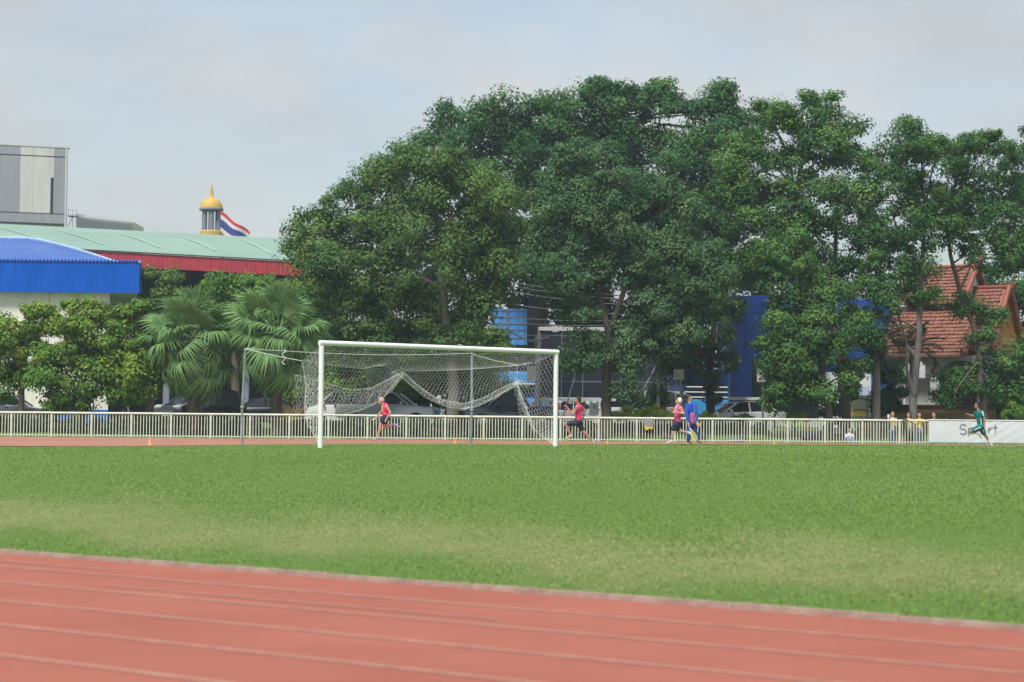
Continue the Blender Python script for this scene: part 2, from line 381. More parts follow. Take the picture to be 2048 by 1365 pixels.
gb = link('grass', np_mesh('grass_blades', V, F, M['blade'], np.repeat(tint, 3))); tag(gb, 'short mown grass blades covering the pitch', 'grass', None, 'stuff')
# ------------------------------------------------------------------ football goal with its net
GL = Vector((GX(641, 43.2), 43.2)); GRt = Vector((GX(1111, 47.85), 47.85))
gz = CAMZ - 0.715
gd = (GRt - GL); gw = gd.length; gu = gd.normalized(); gn = Vector((-gu.y, gu.x))      # gn points behind the goal
goal = empty('football_goal', (GL.x, GL.y, gz), 'white football goal with a torn hexagonal net tied up in swags', 'goal')
def gp(u, b, z): p = gu * u + gn * b; return Vector((p.x, p.y, z))                     # local to the goal
GH = 2.44; PR = 0.06
for u in (0, gw):
    m = MB(); m.tube([gp(u, 0, -0.12), gp(u, 0, GH - 0.115)], PR, 20); m.build('post', M['white_paint'], goal, True)
m = MB(); m.tube([gp(-PR, 0, GH - PR + 0.003), gp(gw + PR, 0, GH - PR + 0.003)], PR + 0.002, 20); m.build('crossbar', M['white_paint'], goal, True)
def hit(px, py, p0, ax):
    """photo pixel -> (distance along ax, height) on the vertical plane through p0 (2D) along ax (2D)"""
    d = pdir(px, py); nrm = Vector((-ax.y, ax.x)); t = p0.dot(nrm) / Vector((d.x, d.y)).dot(nrm)
    q = Vector((d.x * t, d.y * t)) - p0
    return q.dot(ax), d.z * t + CAMZ - gz
def curve(pts, p0, ax): return sorted(hit(x, y, p0, ax) for x, y in pts)
def interp(c, x):
    if x <= c[0][0]: return c[0][1]
    for (a, b), (c2, d) in zip(c, c[1:]):
        if x <= c2: return b + (d - b) * (x - a) / (c2 - a)
    return c[-1][1]
BK = 1.25
back0 = GL + gn * BK
low = curve([(596, 838), (647, 831), (690, 829), (716, 822), (740, 812), (759, 802), (780, 780), (800, 750), (815, 766), (850, 795), (885, 812), (922, 819), (950, 814), (990, 795), (1016, 778), (1034, 764), (1060, 790)], back0, gu)
up = curve([(596, 752), (647, 767), (698, 781), (740, 776), (775, 758), (800, 744), (830, 772), (870, 798), (922, 808), (960, 797), (1000, 776), (1034, 761), (1060, 775)], back0, gu)
edges = []                                         # twine segments (a, b)
def hexnet(fn, w, h, cell=0.115, jit=0.0, first=True):
    nc = max(4, int(w / (cell * 0.5))); nr = max(3, int(h / (cell * 0.86)))
    rnd = random.Random(int(w * 991 + h * 77))
    P = {}
    for j in range(nr + 1):
        for i in range(nc + 1):
            s = i / nc; off = (0.30 if (i + j) % 2 else -0.30) / nr
            t = min(1.0, max(0.0, j / nr + (off if 0 < j < nr else 0)))
            P[i, j] = fn(s, t) + Vector((rnd.gauss(0, 1), rnd.gauss(0, 1), rnd.gauss(0, 1))) * jit
    for j in range(0 if first else 1, nr + 1):
        for i in range(nc):
            edges.append((P[i, j], P[i + 1, j]))
    for j in range(nr):
        for i in range(nc + 1):
            if (i + j) % 2: edges.append((P[i, j], P[i, j + 1]))
cl = hit(603, 722, GL, gn); cr_ = hit(1034, 730, GRt, gn)
def ridge(s):            # back edge of the net roof, held by cords to the rear poles and sagging between
    b = cl[0] + (cr_[0] - cl[0]) * s; z = cl[1] + (cr_[1] - cl[1]) * s
    pull = math.exp(-((s - 0.36) / 0.05) ** 2) * 0.10
    return b + 0.25 * math.sin(math.pi * s), z - 0.20 * math.sin(math.pi * s) ** 0.8 + pull
def roof(s, t):
    b, z = ridge(s); return gp(0.02 + (gw - 0.04) * s, 0.05 + (b - 0.05) * t, GH - 0.09 + (z - GH + 0.09) * t - 0.10 * math.sin(math.pi * t))
hexnet(roof, gw, 1.25, 0.125)
def back(s, t):
    b, z = ridge(s); u = 0.02 + (gw - 0.04) * s; zl = interp(low, u)
    # the sheet gathers towards the two points where it is tied up
    for u0 in (2.42, 6.55): u += (u0 - u) * 0.35 * math.exp(-((u - u0) / 0.5) ** 2) * t
    return gp(u, b + (BK - b) * t + 0.12 * math.sin(math.pi * t), z + (interp(low, u) - z) * t)
hexnet(back, gw, 1.35, 0.118, 0.004, False)
def flap(s, t):          # lower part folded back up in front of the sheet
    u = 0.02 + (gw - 0.04) * s; a = interp(low, u); b = interp(up, u)
    return gp(u, BK - 0.10 - 0.10 * math.sin(math.pi * t), a + (b - a) * t)
hexnet(flap, gw * 1.15, 0.7, 0.10, 0.012)
lside = [hit(x, y, GL, gn) for x, y in ((603, 722), (605, 770), (612, 805), (620, 850), (633, 884))]
def left_side(s, t):
    k = t * (len(lside) - 1); i = min(int(k), len(lside) - 2); f = k - i
    b = lside[i][0] + (lside[i + 1][0] - lside[i][0]) * f; z = lside[i][1] + (lside[i + 1][1] - lside[i][1]) * f
    z0 = GH - 0.1 - (GH - 0.15) * t
    return gp(0.0 + 0.08 * math.sin(7 * t) * s, 0.05 + (b - 0.05) * s, z0 + (z - z0) * s - 0.05 * math.sin(math.pi * s))
hexnet(left_side, 1.3, 2.3, 0.105, 0.014)
rside = [hit(x, y, GRt, gn) for x, y in ((1034, 730), (1034, 762), (1040, 800), (1056, 845), (1080, 872), (1104, 886))]
def right_side(s, t):
    k = t * (len(rside) - 1); i = min(int(k), len(rside) - 2); f = k - i
    b = rside[i][0] + (rside[i + 1][0] - rside[i][0]) * f; z = rside[i][1] + (rside[i + 1][1] - rside[i][1]) * f
    z0 = GH - 0.1 - (GH - 0.13) * t
    return gp(gw, 0.05 + (b - 0.05) * s, z0 + (z - z0) * s - 0.04 * math.sin(math.pi * s))
hexnet(right_side, 1.3, 2.4, 0.118, 0.003)
def loose(s, t):         # loose gathered end hanging from the right-hand tie
    a = hit(1034 + 8 * (s - 0.5), 764, GRt, gn); top = gp(gw - 0.05, a[0], a[1])
    e = hit(1046 + 46 * s + 10 * math.sin(5 * s), 832 + 46 * s, GRt, gn); bot = gp(gw - 0.12, e[0], e[1])
    return top.lerp(bot, t)
hexnet(loose, 0.9, 1.5, 0.09, 0.016)
A = np.array([tuple(a) for a, b in edges]); B = np.array([tuple(b) for a, b in edges]); D = B - A
L = np.linalg.norm(D, axis=1, keepdims=True); ok = L[:, 0] > 1e-4; A, B, D, L = A[ok], B[ok], D[ok], L[ok]; D = D / L
U = np.cross(D, np.array([0.3, 0.5, 0.81])); U /= np.linalg.norm(U, axis=1, keepdims=True); Wv = np.cross(D, U); r = 0.0023
V = []
for P in (A, B):
    for k in range(3):
        t = 2 * math.pi * k / 3; V.append(P + (U * math.cos(t) + Wv * math.sin(t)) * r)
V = np.stack(V, 1).reshape(-1, 3); q = np.arange(len(A))[:, None] * 6
F = np.concatenate([q + np.array([0, 1, 4, 3]), q + np.array([1, 2, 5, 4]), q + np.array([2, 0, 3, 5])])
net = link('net', np_mesh('net', V, F, M['net']), goal)
m = MB()
for fn, ss in ((lambda k: flap(k, 1.0), 60), (lambda k: back(k, 1.0), 60), (lambda k: left_side(1.0, k), 16), (lambda k: right_side(1.0, k), 18)):
    m.tube([fn(i / ss) for i in range(ss + 1)], 0.0045, 5)
m.build('hem_rope', M['net'], net)
# the two rear poles the net is tied back to: things of their own
POLE = 3.5
for u, hgt, lab in ((0, 2.34, 'thin galvanised pole with a rope knotted at its top, tied to the left net corner'), (gw, 2.40, 'thin galvanised pole standing behind the goal mouth inside the net')):
    p = GL + gu * u + gn * POLE; z0 = ground_z(p.x, p.y)
    o = empty('net_pole', (p.x, p.y, z0), lab, 'pole', 'poles behind the goal')
    m = MB(); m.tube([(0.06 if u == 0 else 0.02, 0, -0.1), (0.04, 0, hgt * 0.4), (0.10 if u == 0 else 0.03, 0, hgt)], 0.029 if u == 0 else 0.036, 10); m.build('shaft', M['galv'], o, True)
    m = MB(); m.lathe((0.10 if u == 0 else 0.03, 0, hgt - 0.01), [(0.045, 0), (0.045, 0.03), (0.02, 0.045)], 10); m.build('cap', M['galv'], o)
    m = MB(); m.lathe((0.04, 0, 0.92), [(0.041, 0), (0.046, 0.03), (0.041, 0.06)], 10); m.build('collar', M['chrome'], o)
def sag(a, b, s, n=12): return [a.lerp(b, i / n) - Vector((0, 0, s * math.sin(math.pi * i / n))) for i in range(n + 1)]
tl = gp(0.1, POLE, 2.34 + 0.0); trp = gp(gw, POLE, 2.42)
m = MB(); m.tube(sag(tl, trp, 0.09), 0.007, 5)
m.tube(sag(tl, gp(0, cl[0], cl[1]), 0.02), 0.007, 5); m.tube(sag(trp, gp(gw, cr_[0], cr_[1]), 0.03), 0.006, 5)
m.build('tie_rope', M['net'], goal)
m = MB(); t0 = tl.lerp(trp, 0.16)
m.tube([t0 + Vector((0.05 * math.sin(i * 1.9), 0.03 * math.cos(i * 1.3), -0.055 * i)) for i in range(8)], 0.010, 5); m.build('rope_end', M['net'], goal)

# ------------------------------------------------------------------ white fence along the far side
SP = 1.752; FH = 1.06
x_start = GX(22.4, fence_y(GX(22.4, 83))); fdir = Vector((1, 0.085)).normalized(); frz = math.atan2(0.085, 1)
fence = empty('fence', (x_start, fence_y(x_start), ZF), 'long cream white tubular fence running along the far side of the track', 'fence')
fence.rotation_euler = (0, 0, frz)
pm = MB(); pm.box((0, 0, FH / 2 - 0.05), (0.088, 0.07, FH + 0.06)); pme = pm.mesh('fence_post', M['fence_paint'], bevel=0.008)
bm_ = MB(); bm_.box((0, 0, (FH - 0.06) / 2 - 0.01), (0.034, 0.03, FH - 0.06)); bme = bm_.mesh('baluster', M['fence_paint'])
NB = 24                                                     # bays in the picture
last = NB * SP
rest = MB()
for k in range(-14, NB + 12):
    vis = -1 <= k <= NB
    if vis: link('post', pme, fence, (k * SP, 0, 0))
    else: rest.box((k * SP, 0, FH / 2 - 0.05), (0.088, 0.07, FH + 0.06))
    for j in range(1, 13):
        x = k * SP + j * SP / 13
        if 0 <= k < NB or (k == -1 and j > 8): o = link('baluster', bme, fence, (x, 0, 0)); o.rotation_euler = (0, random.gauss(0, 0.006), 0)
        else: rest.box((x, 0, (FH - 0.06) / 2 - 0.01), (0.034, 0.03, FH - 0.06))
ro = rest.build('outer_bays', M['fence_paint'], fence); ro['kind'] = 'stuff'
m = MB()
for k in range(-14, NB + 12): m.tube([(k * SP + 0.004, -0.012, FH + random.uniform(-0.006, 0.006)), (k * SP + SP - 0.004, -0.012, FH + random.uniform(-0.006, 0.006))], 0.05, 10)
m.build('top_rail', M['fence_paint'], fence, True)
m = MB(); m.box(((NB - 2) * SP / 2, 0, 0.075), ((NB + 26) * SP, 0.026, 0.04)); m.build('bottom_rail', M['fence_paint'], fence)
def fence_local(px): 
    X = GX(px, 84.8)
    for _ in range(4): X = GX(px, fence_y(X))
    return X, fence_y(X)

# banner fixed to the fence, with grey lettering
M['banner'] = mat('banner_vinyl', (0.60, 0.64, 0.69), 0.45, 0.04, 0.8, c2=(0.64, 0.68, 0.73))
M['letter'] = mat('grey_letter', (0.19, 0.21, 0.24), 0.6, 0.1)
bx, by = fence_local(1857); BLEN = 9.0
ban = empty('banner', (bx, by - 0.09, ZF), 'white vinyl banner with thin grey word Sport stretched over the fence', 'banner', rz=frz)
vv = []; NXb, NZb = 90, 12
for i in range(NXb + 1):
    for j in range(NZb + 1):
        x = BLEN * i / NXb; z = 0.01 + (FH + 0.03) * j / NZb
        vv.append((x, -0.010 * math.sin(x * 2.1) * math.sin(z * 3) - 0.008 * math.sin((x - z * 1.6) * 9) * math.exp(-((x - 2.9) / 1.6) ** 2), z))
F = [(i * (NZb + 1) + j, (i + 1) * (NZb + 1) + j, (i + 1) * (NZb + 1) + j + 1, i * (NZb + 1) + j + 1) for i in range(NXb) for j in range(NZb)]
bo = link('sheet', np_mesh('banner_sheet', vv, F, M['banner'], None, True), ban)
sm_ = bo.modifiers.new('thick', 'SOLIDIFY'); sm_.thickness = 0.004
m = MB(); m.tube([(0, -0.01, FH + 0.05), (BLEN, -0.01, FH + 0.05)], 0.022, 8); m.build('hem', M['white_paint'], ban, True)
def bxz(px, py):         # photo pixel -> banner x, z
    d = pdir(px, py); p0 = Vector((bx, by)); ax = fdir; nrm = Vector((-ax.y, ax.x)); t = p0.dot(nrm) / Vector((d.x, d.y)).dot(nrm)
    return (Vector((d.x * t, d.y * t)) - p0).dot(ax), d.z * t + CAMZ - ZF
def stroke(px_pts, name='letter'):
    m = MB(); w = 0.022; pts = [bxz(*p) for p in px_pts]; prev = None
    for i, (x, z) in enumerate(pts):
        a = pts[max(0, i - 1)]; b = pts[min(len(pts) - 1, i + 1)]; d = Vector((b[0] - a[0], b[1] - a[1])).normalized(); nn = Vector((-d.y, d.x)) * w
        cur = ((x + nn.x, -0.024, z + nn.y), (x - nn.x, -0.024, z - nn.y))
        if prev: m.quad(prev[0], cur[0], cur[1], prev[1])
        prev = cur
    return m
def arc(cx, cy, rx, ry, a0, a1, n=14): return [(cx + rx * math.cos(R(a0 + (a1 - a0) * i / n)), cy - ry * math.sin(R(a0 + (a1 - a0) * i / n))) for i in range(n + 1)]
LT = {'S': [arc(1925, 854.0, 6.0, 5.0, 25, 265) + arc(1925, 863.4, 6.6, 5.0, 85, -155)],
      'p': [[(1936, 856), (1936, 873)], arc(1942.0, 861.8, 6.0, 5.8, 180, -180)],
      'o': [arc(1961, 861.8, 6.2, 5.8, 0, 360)],
      'r': [[(1976, 856), (1976, 868)], arc(1982, 862.5, 5.6, 6.0, 170, 80)],
      't': [[(1989.3, 850), (1989.3, 868)], [(1984.5, 855.5), (1994, 855.5)]]}
for k, v in LT.items():
    m = MB()
    for st in v: s_ = stroke(st); m.add(s_.v, s_.f)
    m.build('letter', M['letter'], ban)
# ------------------------------------------------------------------ buildings
M['blue_roof'] = mat('blue_roof_sheet', (0.055, 0.125, 0.40), 0.6, 0.12, 0.4, c2=(0.085, 0.165, 0.45), spec=0.2)
M['blue_fascia'] = mat('blue_fascia', (0.0, 0.088, 0.49), 0.6, 0.12, 2.0, c2=(0.004, 0.11, 0.55), spec=0.1, stretch=(2.2, 2.2, 0.22))
M['cream_wall'] = mat('cream_wall', (0.68, 0.66, 0.61), 0.85, 0.12, 1.6, c2=(0.78, 0.76, 0.72), bump=0.1, stretch=(1.6, 1.6, 0.3))
M['white_wall'] = mat('white_wall', (0.56, 0.58, 0.60), 0.85, 0.08, 0.6)
M['grey_panel'] = mat('grey_panel', (0.29, 0.30, 0.345), 0.6, 0.09, 1.0, stretch=(1.5, 1.5, 0.2))
M['pale_panel'] = mat('pale_panel', (0.54, 0.54, 0.54), 0.6, 0.08, 1.0, stretch=(1.5, 1.5, 0.2))
M['green_roof'] = mat('green_roof_sheet', (0.21, 0.34, 0.285), 0.6, 0.08, 0.15, c2=(0.25, 0.38, 0.33))
M['roof_light'] = mat('roof_light_sheet', (0.32, 0.46, 0.41), 0.5, 0.1)
M['red_sheet'] = mat('red_sheet', (0.38, 0.035, 0.055), 0.6, 0.2, 1.5, stretch=(2, 2, 0.3))
M['gold'] = mat('gold_paint', (0.52, 0.37, 0.09), 0.6, 0.1, 2.0)
M['slate'] = mat('slate_paint', (0.19, 0.22, 0.29), 0.6, 0.1)
M['dark'] = mat('dark_interior', (0.012, 0.014, 0.02), 0.9, 0.2)  # near-black, interior shade painted into the colour; gutter and shed base share it
M['deep_blue'] = mat('deep_blue_panel', (0.001, 0.045, 0.32), 0.5, 0.06, 0.6)
M['sky_blue'] = mat('sky_blue_sheet', (0.05, 0.26, 0.68), 0.55, 0.10, 0.5)
M['board'] = mat('board_black', (0.016, 0.022, 0.038), 0.6, 0.1, 1.0)
M['frame'] = mat('frame_steel', (0.16, 0.19, 0.24), 0.5, 0.15)
M['terracotta'] = mat('terracotta', (0.20, 0.065, 0.042), 0.36, 0.35, 9.0, c2=(0.40, 0.19, 0.14), spec=0.6)
M['red_wood'] = mat('red_wood', (0.25, 0.068, 0.036), 0.5, 0.18, 2.0)
M['orange_wood'] = mat('orange_wood', (0.40, 0.15, 0.03), 0.55, 0.2, 1.5, stretch=(4, 4, 0.5))
M['tan_stone'] = mat('tan_stone', (0.24, 0.16, 0.09), 0.8, 0.2, 1.5, bump=0.2)
M['brown_wood'] = mat('brown_wood', (0.13, 0.09, 0.06), 0.7, 0.25, 1.5, stretch=(1, 1, 8))

def loc_fn(base): return lambda px, py, Y: W(px, py, Y) - Vector(base)
# --- hall with curved blue metal roof (left)
Yb = 104.0
base = GP(110, Yb); b = loc_fn(base)
hall = empty('blue_roofed_hall', base, 'cream hall with curved blue ribbed metal roof and deep blue fascia', 'building')
xr = b(218, 700, Yb).x; ztop = b(218, 560, Yb).z
m = MB(); m.prism([(-30, 0, -0.4), (xr, 0, -0.4), (xr, 0, ztop), (-30, 0, ztop)], (-3.0, 13, 0)); m.build('wall', M['cream_wall'], hall)
m = MB(); z1 = b(190, 822, Yb).z; m.box(((xr - 30) / 2, -0.012, z1 / 2), (xr + 30.0, 0.03, z1 + 0.1)); m.build('plinth_band', M['blue_fascia'], hall)
for px in (98, 155):
    m = MB(); x = b(px, 650, Yb).x; m.box((x, -0.006, ztop / 2 + 0.3), (0.03, 0.02, ztop - 1.2)); m.build('wall_joint', M['frame'], hall)
for px in (10, 60):
    x = b(px, 650, Yb).x; zt = b(px, 640, Yb).z
    w_ = MB(); w_.box((x, -0.02, zt - 0.65), (1.3, 0.06, 1.3)); wo = w_.build('window', M['white_paint'], hall)
    for dx_ in (-0.31, 0.31):
        g_ = MB(); g_.box((x + dx_, -0.055, zt - 0.65), (0.54, 0.02, 1.12)); g_.build('pane', M['glass'], wo)
fx = b(279, 550, Yb - 0.5).x; f0 = b(286, 525, Yb - 0.5).z; f1 = b(286, 587, Yb - 0.5).z; fL = fx - 34
m = MB(); m.box(((fx + fL) / 2, -0.5, (f0 + f1) / 2), (fx - fL, 0.05, f0 - f1)); m.build('fascia', M['blue_fascia'], hall)
m = MB(); m.prism([(fx - 0.03, -0.475, f1), (fx - 0.03 - 14 * 0.178, 12.6, f1), (fx - 0.03 - 14 * 0.178, 12.6, f0), (fx - 0.03, -0.475, f0)], (0.05, 0, 0)); m.build('fascia', M['blue_fascia'], hall)
m = MB(); m.box((fx - 0.33, -0.537, (f0 + f1) / 2), (0.035, 0.02, f0 - f1 - 0.02)); m.build('fascia_seam', M['blue_roof'], hall)
m = MB(); m.prism([(fL, -0.45, f1 + 0.04), (fx - 0.1, -0.45, f1 + 0.04), (fx - 2.4, 11, f1 + 0.04), (fL, 11, f1 + 0.04)], (0, 0, 0.05)); m.build('soffit', M['white_wall'], hall)
# roof: ribbed sheet rising from the eave, its right verge curving up
def roofpt(x, t):        # t 0 eave .. 1 ridge
    tt = min(1.0, max(0.0, (fx - x) / 7.0)); top = f0 + 1.95 * (1 - (1 - tt) ** 1.35)
    return Vector((x - 7.8 * t * 0.185, -0.55 + 7.8 * t, f0 + (top - f0) * t))
vv = []; NXr = 300; NT = 5
for i in range(NXr + 1):
    x = fx - (fx - fL) * (i / NXr) ** 1.0
    for t in range(NT + 1):
        p = roofpt(x, t / NT); vv.append((p.x, p.y, p.z + (0.04 if i % 3 == 0 else 0.0)))
F = [(i * (NT + 1) + t, (i + 1) * (NT + 1) + t, (i + 1) * (NT + 1) + t + 1, i * (NT + 1) + t + 1) for i in range(NXr) for t in range(NT)]
ro = link('roof', np_mesh('blue_roof', vv, F, M['blue_roof']), hall)
m = MB(); xs_ = [fx - 9.0 * (i / 30) ** 1.2 for i in range(31)]
m.tube([roofpt(x, 1.0) + Vector((0, 0, 0.05)) for x in xs_], 0.11, 8); m.tube([roofpt(fx, t / 6) + Vector((0, 0, 0.04)) for t in range(7)], 0.08, 8)
m.build('verge_flashing', mat('pale_blue', (0.30, 0.45, 0.66), 0.5), ro, True)
m = MB()
for i in range(110): x = fx - 0.15 - i * 0.2; m.tube([(x, -0.60, f0 + 0.0), (x, -0.40, f0 + 0.11)], 0.06, 6)
eo = m.build('eave_roll', M['blue_fascia'], ro, True); eo['kind'] = 'stuff'

# --- tall grey and white panelled building
Yg = 190.0; base = GP(60, Yg); b = loc_fn(base); rz = 0.30
tower = empty('panelled_building', base, 'grey and off-white panelled block rising behind the green roof', 'building')
def P3(px, py): return b(px, py, Yg)
xr = P3(134, 300).x; xl = xr - 16; zt = P3(134, 297).z; zb = P3(134, 450).z
skew = 0.10
def tb(name, x0, x1, z0, z1, mt, y=0.0, d=0.3):
    m = MB(); m.prism([(x0, y - (xr - x0) * skew * 3, z0), (x1, y - (xr - x1) * skew * 3, z0), (x1, y - (xr - x1) * skew * 3, z1), (x0, y - (xr - x0) * skew * 3, z1)], (0, d, 0)); return m.build(name, mt, tower)
m = MB(); m.prism([(xl, 0.4 - (xr - xl) * skew * 3, -0.4), (xr - 0.02, 0.4, -0.4), (xr - 0.02, 0.4, zt - 0.1), (xl, 0.4 - (xr - xl) * skew * 3, zt - 0.1)], (-4.6, 14, 0)); m.build('core', M['grey_panel'], tower)
cols = [(0, 5, 'pale_panel'), (6, 47, 'grey_panel'), (48, 71, 'pale_panel'), (72, 104, 'pale_panel'), (105, 109, 'dark'), (110, 131, 'grey_panel')]
for a, c_, mt in cols:
    x0, x1 = P3(a, 300).x, P3(c_ + 0.7, 300).x
    if mt == 'dark': tb('window', x0, x1, P3(0, 427).z, P3(0, 357).z, M['glass'], 0.12)
    else: tb('panel', x0, x1, P3(0, 427).z, P3(0, 315).z, M[mt], 0.02 if mt == 'grey_panel' else 0.0)
    if mt != 'dark': tb('parapet_panel', x0, x1, P3(0, 313).z, zt, M[mt], -0.03)
tb('parapet_panel', P3(104, 300).x, P3(110, 300).x, P3(0, 313).z, zt, M['pale_panel'], -0.03)
tb('panel', P3(104.7, 300).x, P3(110, 300).x, P3(0, 356).z, P3(0, 315).z, M['pale_panel'], 0.03)
for px in (-60, -20):
    tb('panel', P3(px - 20, 300).x, P3(px + 18, 300).x, P3(0, 427).z, P3(0, 315).z, M['grey_panel' if px < -30 else 'pale_panel'], 0.01)
tb('base_band', xl, xr, P3(0, 447).z, P3(0, 429).z, M['grey_panel'], -0.02)
tb('corner_trim', xr - 0.12, xr + 0.05, zb - 3, zt + 0.1, M['pale_panel'], -0.06)
tb('coping', xl, xr + 0.08, zt + 0.005, zt + 0.12, M['pale_panel'], -0.08, 1.0)
# access platform on its right side
m = MB()
p0 = P3(135, 432); p1 = P3(153, 432)
m.box(((p0.x + p1.x) / 2, 0.5, p0.z), (p1.x - p0.x, 1.2, 0.08))
for px in (145, 153): m.bar((P3(px, 432).x, 0, p0.z), (P3(px, 432).x, 0, p0.z - 1.6), 0.07)
m.bar((P3(135, 450).x, 0, p0.z - 1.2), (P3(146, 434).x, 0, p0.z), 0.07)
for px in (137, 145, 153): m.bar((P3(px, 432).x, 0, p0.z), (P3(px, 432).x, 0, p0.z + 0.6), 0.04)
m.bar((p0.x, 0, p0.z + 0.6), (p1.x, 0, p0.z + 0.6), 0.04); m.build('stair_platform', M['frame'], tower)
# louvred parapet of a low block running away from it
base2 = GP(210, 200.0); b2 = loc_fn(base2)
lou = empty('louvred_parapet', base2, 'long pale louvred roof screen beside the panelled block', 'screen')
a_, c_ = b2(154, 428, 200.0), b2(266, 440, 214.0)
for i in range(56):
    t = i / 55; x = a_.x + (c_.x - a_.x) * t; y = a_.y + (c_.y - a_.y) * t; z1 = a_.z + (c_.z - a_.z) * t
    if i == 0: lm = MB(); lm.box((0, 0, -1.6), (0.075, 0.05, 3.2)); lme = lm.mesh('louvre', M['white_wall'])
    link('louvre', lme, lou, (x, y, z1))
m = MB(); m.prism([(a_.x, a_.y + 0.2, -0.4), (c_.x, c_.y + 0.2, -0.4), (c_.x, c_.y + 0.2, c_.z - 0.25), (a_.x, a_.y + 0.2, a_.z - 0.25)], (0, 6, 0)); m.build('wall', M['pale_panel'], lou)

# --- open sports hall with a wide sea-green roof and red fascia
Yh = 128.0; base = GP(420, Yh); b = loc_fn(base)
hall2 = empty('green_roofed_hall', base, 'open hall with wide pale green sheet roof above a red fascia', 'building')
eL, eR = b(-60, 488, Yh), b(610, 524, Yh + 3); rL, rR = b(-160, 440, Yh + 12), b(640, 482, Yh + 15)
vv = []; NI = 260; NJ = 3
for i in range(NI + 1):
    s = i / NI
    for j in range(NJ + 1):
        t = j / NJ; p = eL.lerp(eR, s).lerp(rL.lerp(rR, s), t); vv.append((p.x, p.y, p.z + 0.5 * math.sin(math.pi * t) * 0.25 + (0.05 if i % 2 else 0)))
F = [(i * (NJ + 1) + j, (i + 1) * (NJ + 1) + j, (i + 1) * (NJ + 1) + j + 1, i * (NJ + 1) + j + 1) for i in range(NI) for j in range(NJ)]
gr = link('roof', np_mesh('green_roof', vv, F, M['green_roof']), hall2)
for s, w_ in ((0.16, 0.012), (0.32, 0.012), (0.48, 0.012), (0.64, 0.012), (0.80, 0.012)):
    m = MB()
    def rp(s_, t): p = eL.lerp(eR, s_).lerp(rL.lerp(rR, s_), t); return p + Vector((0, 0, 0.5 * math.sin(math.pi * t) * 0.25 + 0.058))
    for k in range(5):
        t0, t1 = 0.20 + 0.11 * k, 0.20 + 0.11 * (k + 1); a0, a1 = s + 0.155 * (0.75 - t0), s + 0.155 * (0.75 - t1); m.quad(rp(a0, t0), rp(a0 + w_ * 0.8, t0), rp(a1 + w_ * 0.8, t1), rp(a1, t1))
    m.build('roof_light', M['roof_light'], gr)
vv = []; NI = 330
for i in range(NI + 1):
    s = i / NI; p = eL.lerp(eR, s); dpt = 0.02 if (i // 2) % 2 else 0.0
    vv.append((p.x, p.y + 0.12 - dpt, p.z - 0.04)); vv.append((p.x, p.y + 0.12 - dpt, p.z - 1.02))
F = [(2 * i, 2 * i + 2, 2 * i + 3, 2 * i + 1) for i in range(NI)]
fo = link('fascia', np_mesh('red_fascia', vv, F, M['red_sheet']), hall2)
m = MB(); m.prism([eL + Vector((0, 0.02, -0.02)), eR + Vector((0, 0.02, -0.02)), eR + Vector((0, 0.02, 0.06)), eL + Vector((0, 0.02, 0.06))], (0, 0.06, 0)); m.build('gutter', M['dark'], hall2)
for s in (0.34, 0.46, 0.58, 0.70, 0.82, 0.94):
    p = eL.lerp(eR, s); m = MB(); m.box((p.x, p.y + 1.0, p.z / 2 - 0.5), (0.42, 0.42, p.z - 0.6)); m.build('column', M['slate'], hall2)
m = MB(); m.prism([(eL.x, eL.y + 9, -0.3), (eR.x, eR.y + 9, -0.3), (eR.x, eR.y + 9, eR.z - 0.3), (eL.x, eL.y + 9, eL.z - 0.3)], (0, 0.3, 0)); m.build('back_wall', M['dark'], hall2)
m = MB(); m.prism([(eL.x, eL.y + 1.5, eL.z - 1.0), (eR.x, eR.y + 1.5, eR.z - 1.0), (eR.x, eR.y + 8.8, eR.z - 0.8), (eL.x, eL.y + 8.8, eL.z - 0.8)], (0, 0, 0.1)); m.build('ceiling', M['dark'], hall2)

# --- golden domed cupola and flag
Yc = 160.0; base = W(422, 470, Yc) + Vector((0, 0, -6.0)); base.z = ground_z(base.x, Yc); b = loc_fn(base)
cup = empty('domed_cupola', base, 'golden dome with spire on slate grey columns above the green roof', 'cupola')
def zc(py): return b(422, py, Yc).z
rr = 23.0 * Yc / FPX
m = MB(); m.lathe((0, 0, 0), [(rr, zc(418)), (rr * 0.97, zc(412)), (rr * 0.86, zc(406)), (rr * 0.66, zc(400.5)), (rr * 0.40, zc(397)), (rr * 0.20, zc(395.3)), (rr * 0.155, zc(393)), (rr * 0.15, zc(386)), (rr * 0.11, zc(378)), (rr * 0.06, zc(370)), (0.01, zc(368))], 28); m.build('dome', M['gold'], cup, True)
m = MB(); m.lathe((0, 0, 0), [(rr * 1.06, zc(421.5)), (rr * 1.06, zc(418.3)), (rr * 0.9, zc(418.1))], 28); m.build('cornice', M['slate'], cup)
for k in range(6):
    a = R(30 + 60 * k + 12); m = MB(); m.lathe((rr * 0.66 * math.cos(a), rr * 0.66 * math.sin(a), 0), [(0.21, zc(462)), (0.21, zc(421.6))], 10); m.build('column', M['slate'], cup, True)
m = MB(); m.lathe((0, 0, 0), [(rr * 0.98, zc(474)), (rr * 0.98, zc(464)), (rr * 0.86, zc(462.0))], 28); m.build('base_ring', M['gold'], cup)
m = MB(); m.box((0, 0, zc(474) / 2 - 0.2), (rr * 2.1, rr * 2.1, zc(474) + 0.3)); m.build('tower_shaft', M['cream_wall'], cup)
Yf = 164.0; pb = W(436, 500, Yf); pb.z = ground_z(pb.x, Yf); b = loc_fn(pb)
flag = empty('national_flag', pb, 'red white and blue striped flag flying behind the golden dome', 'flag')
ztop_ = b(436, 421, Yf).z; wf = 64 * Yf / FPX; hf = 2.25
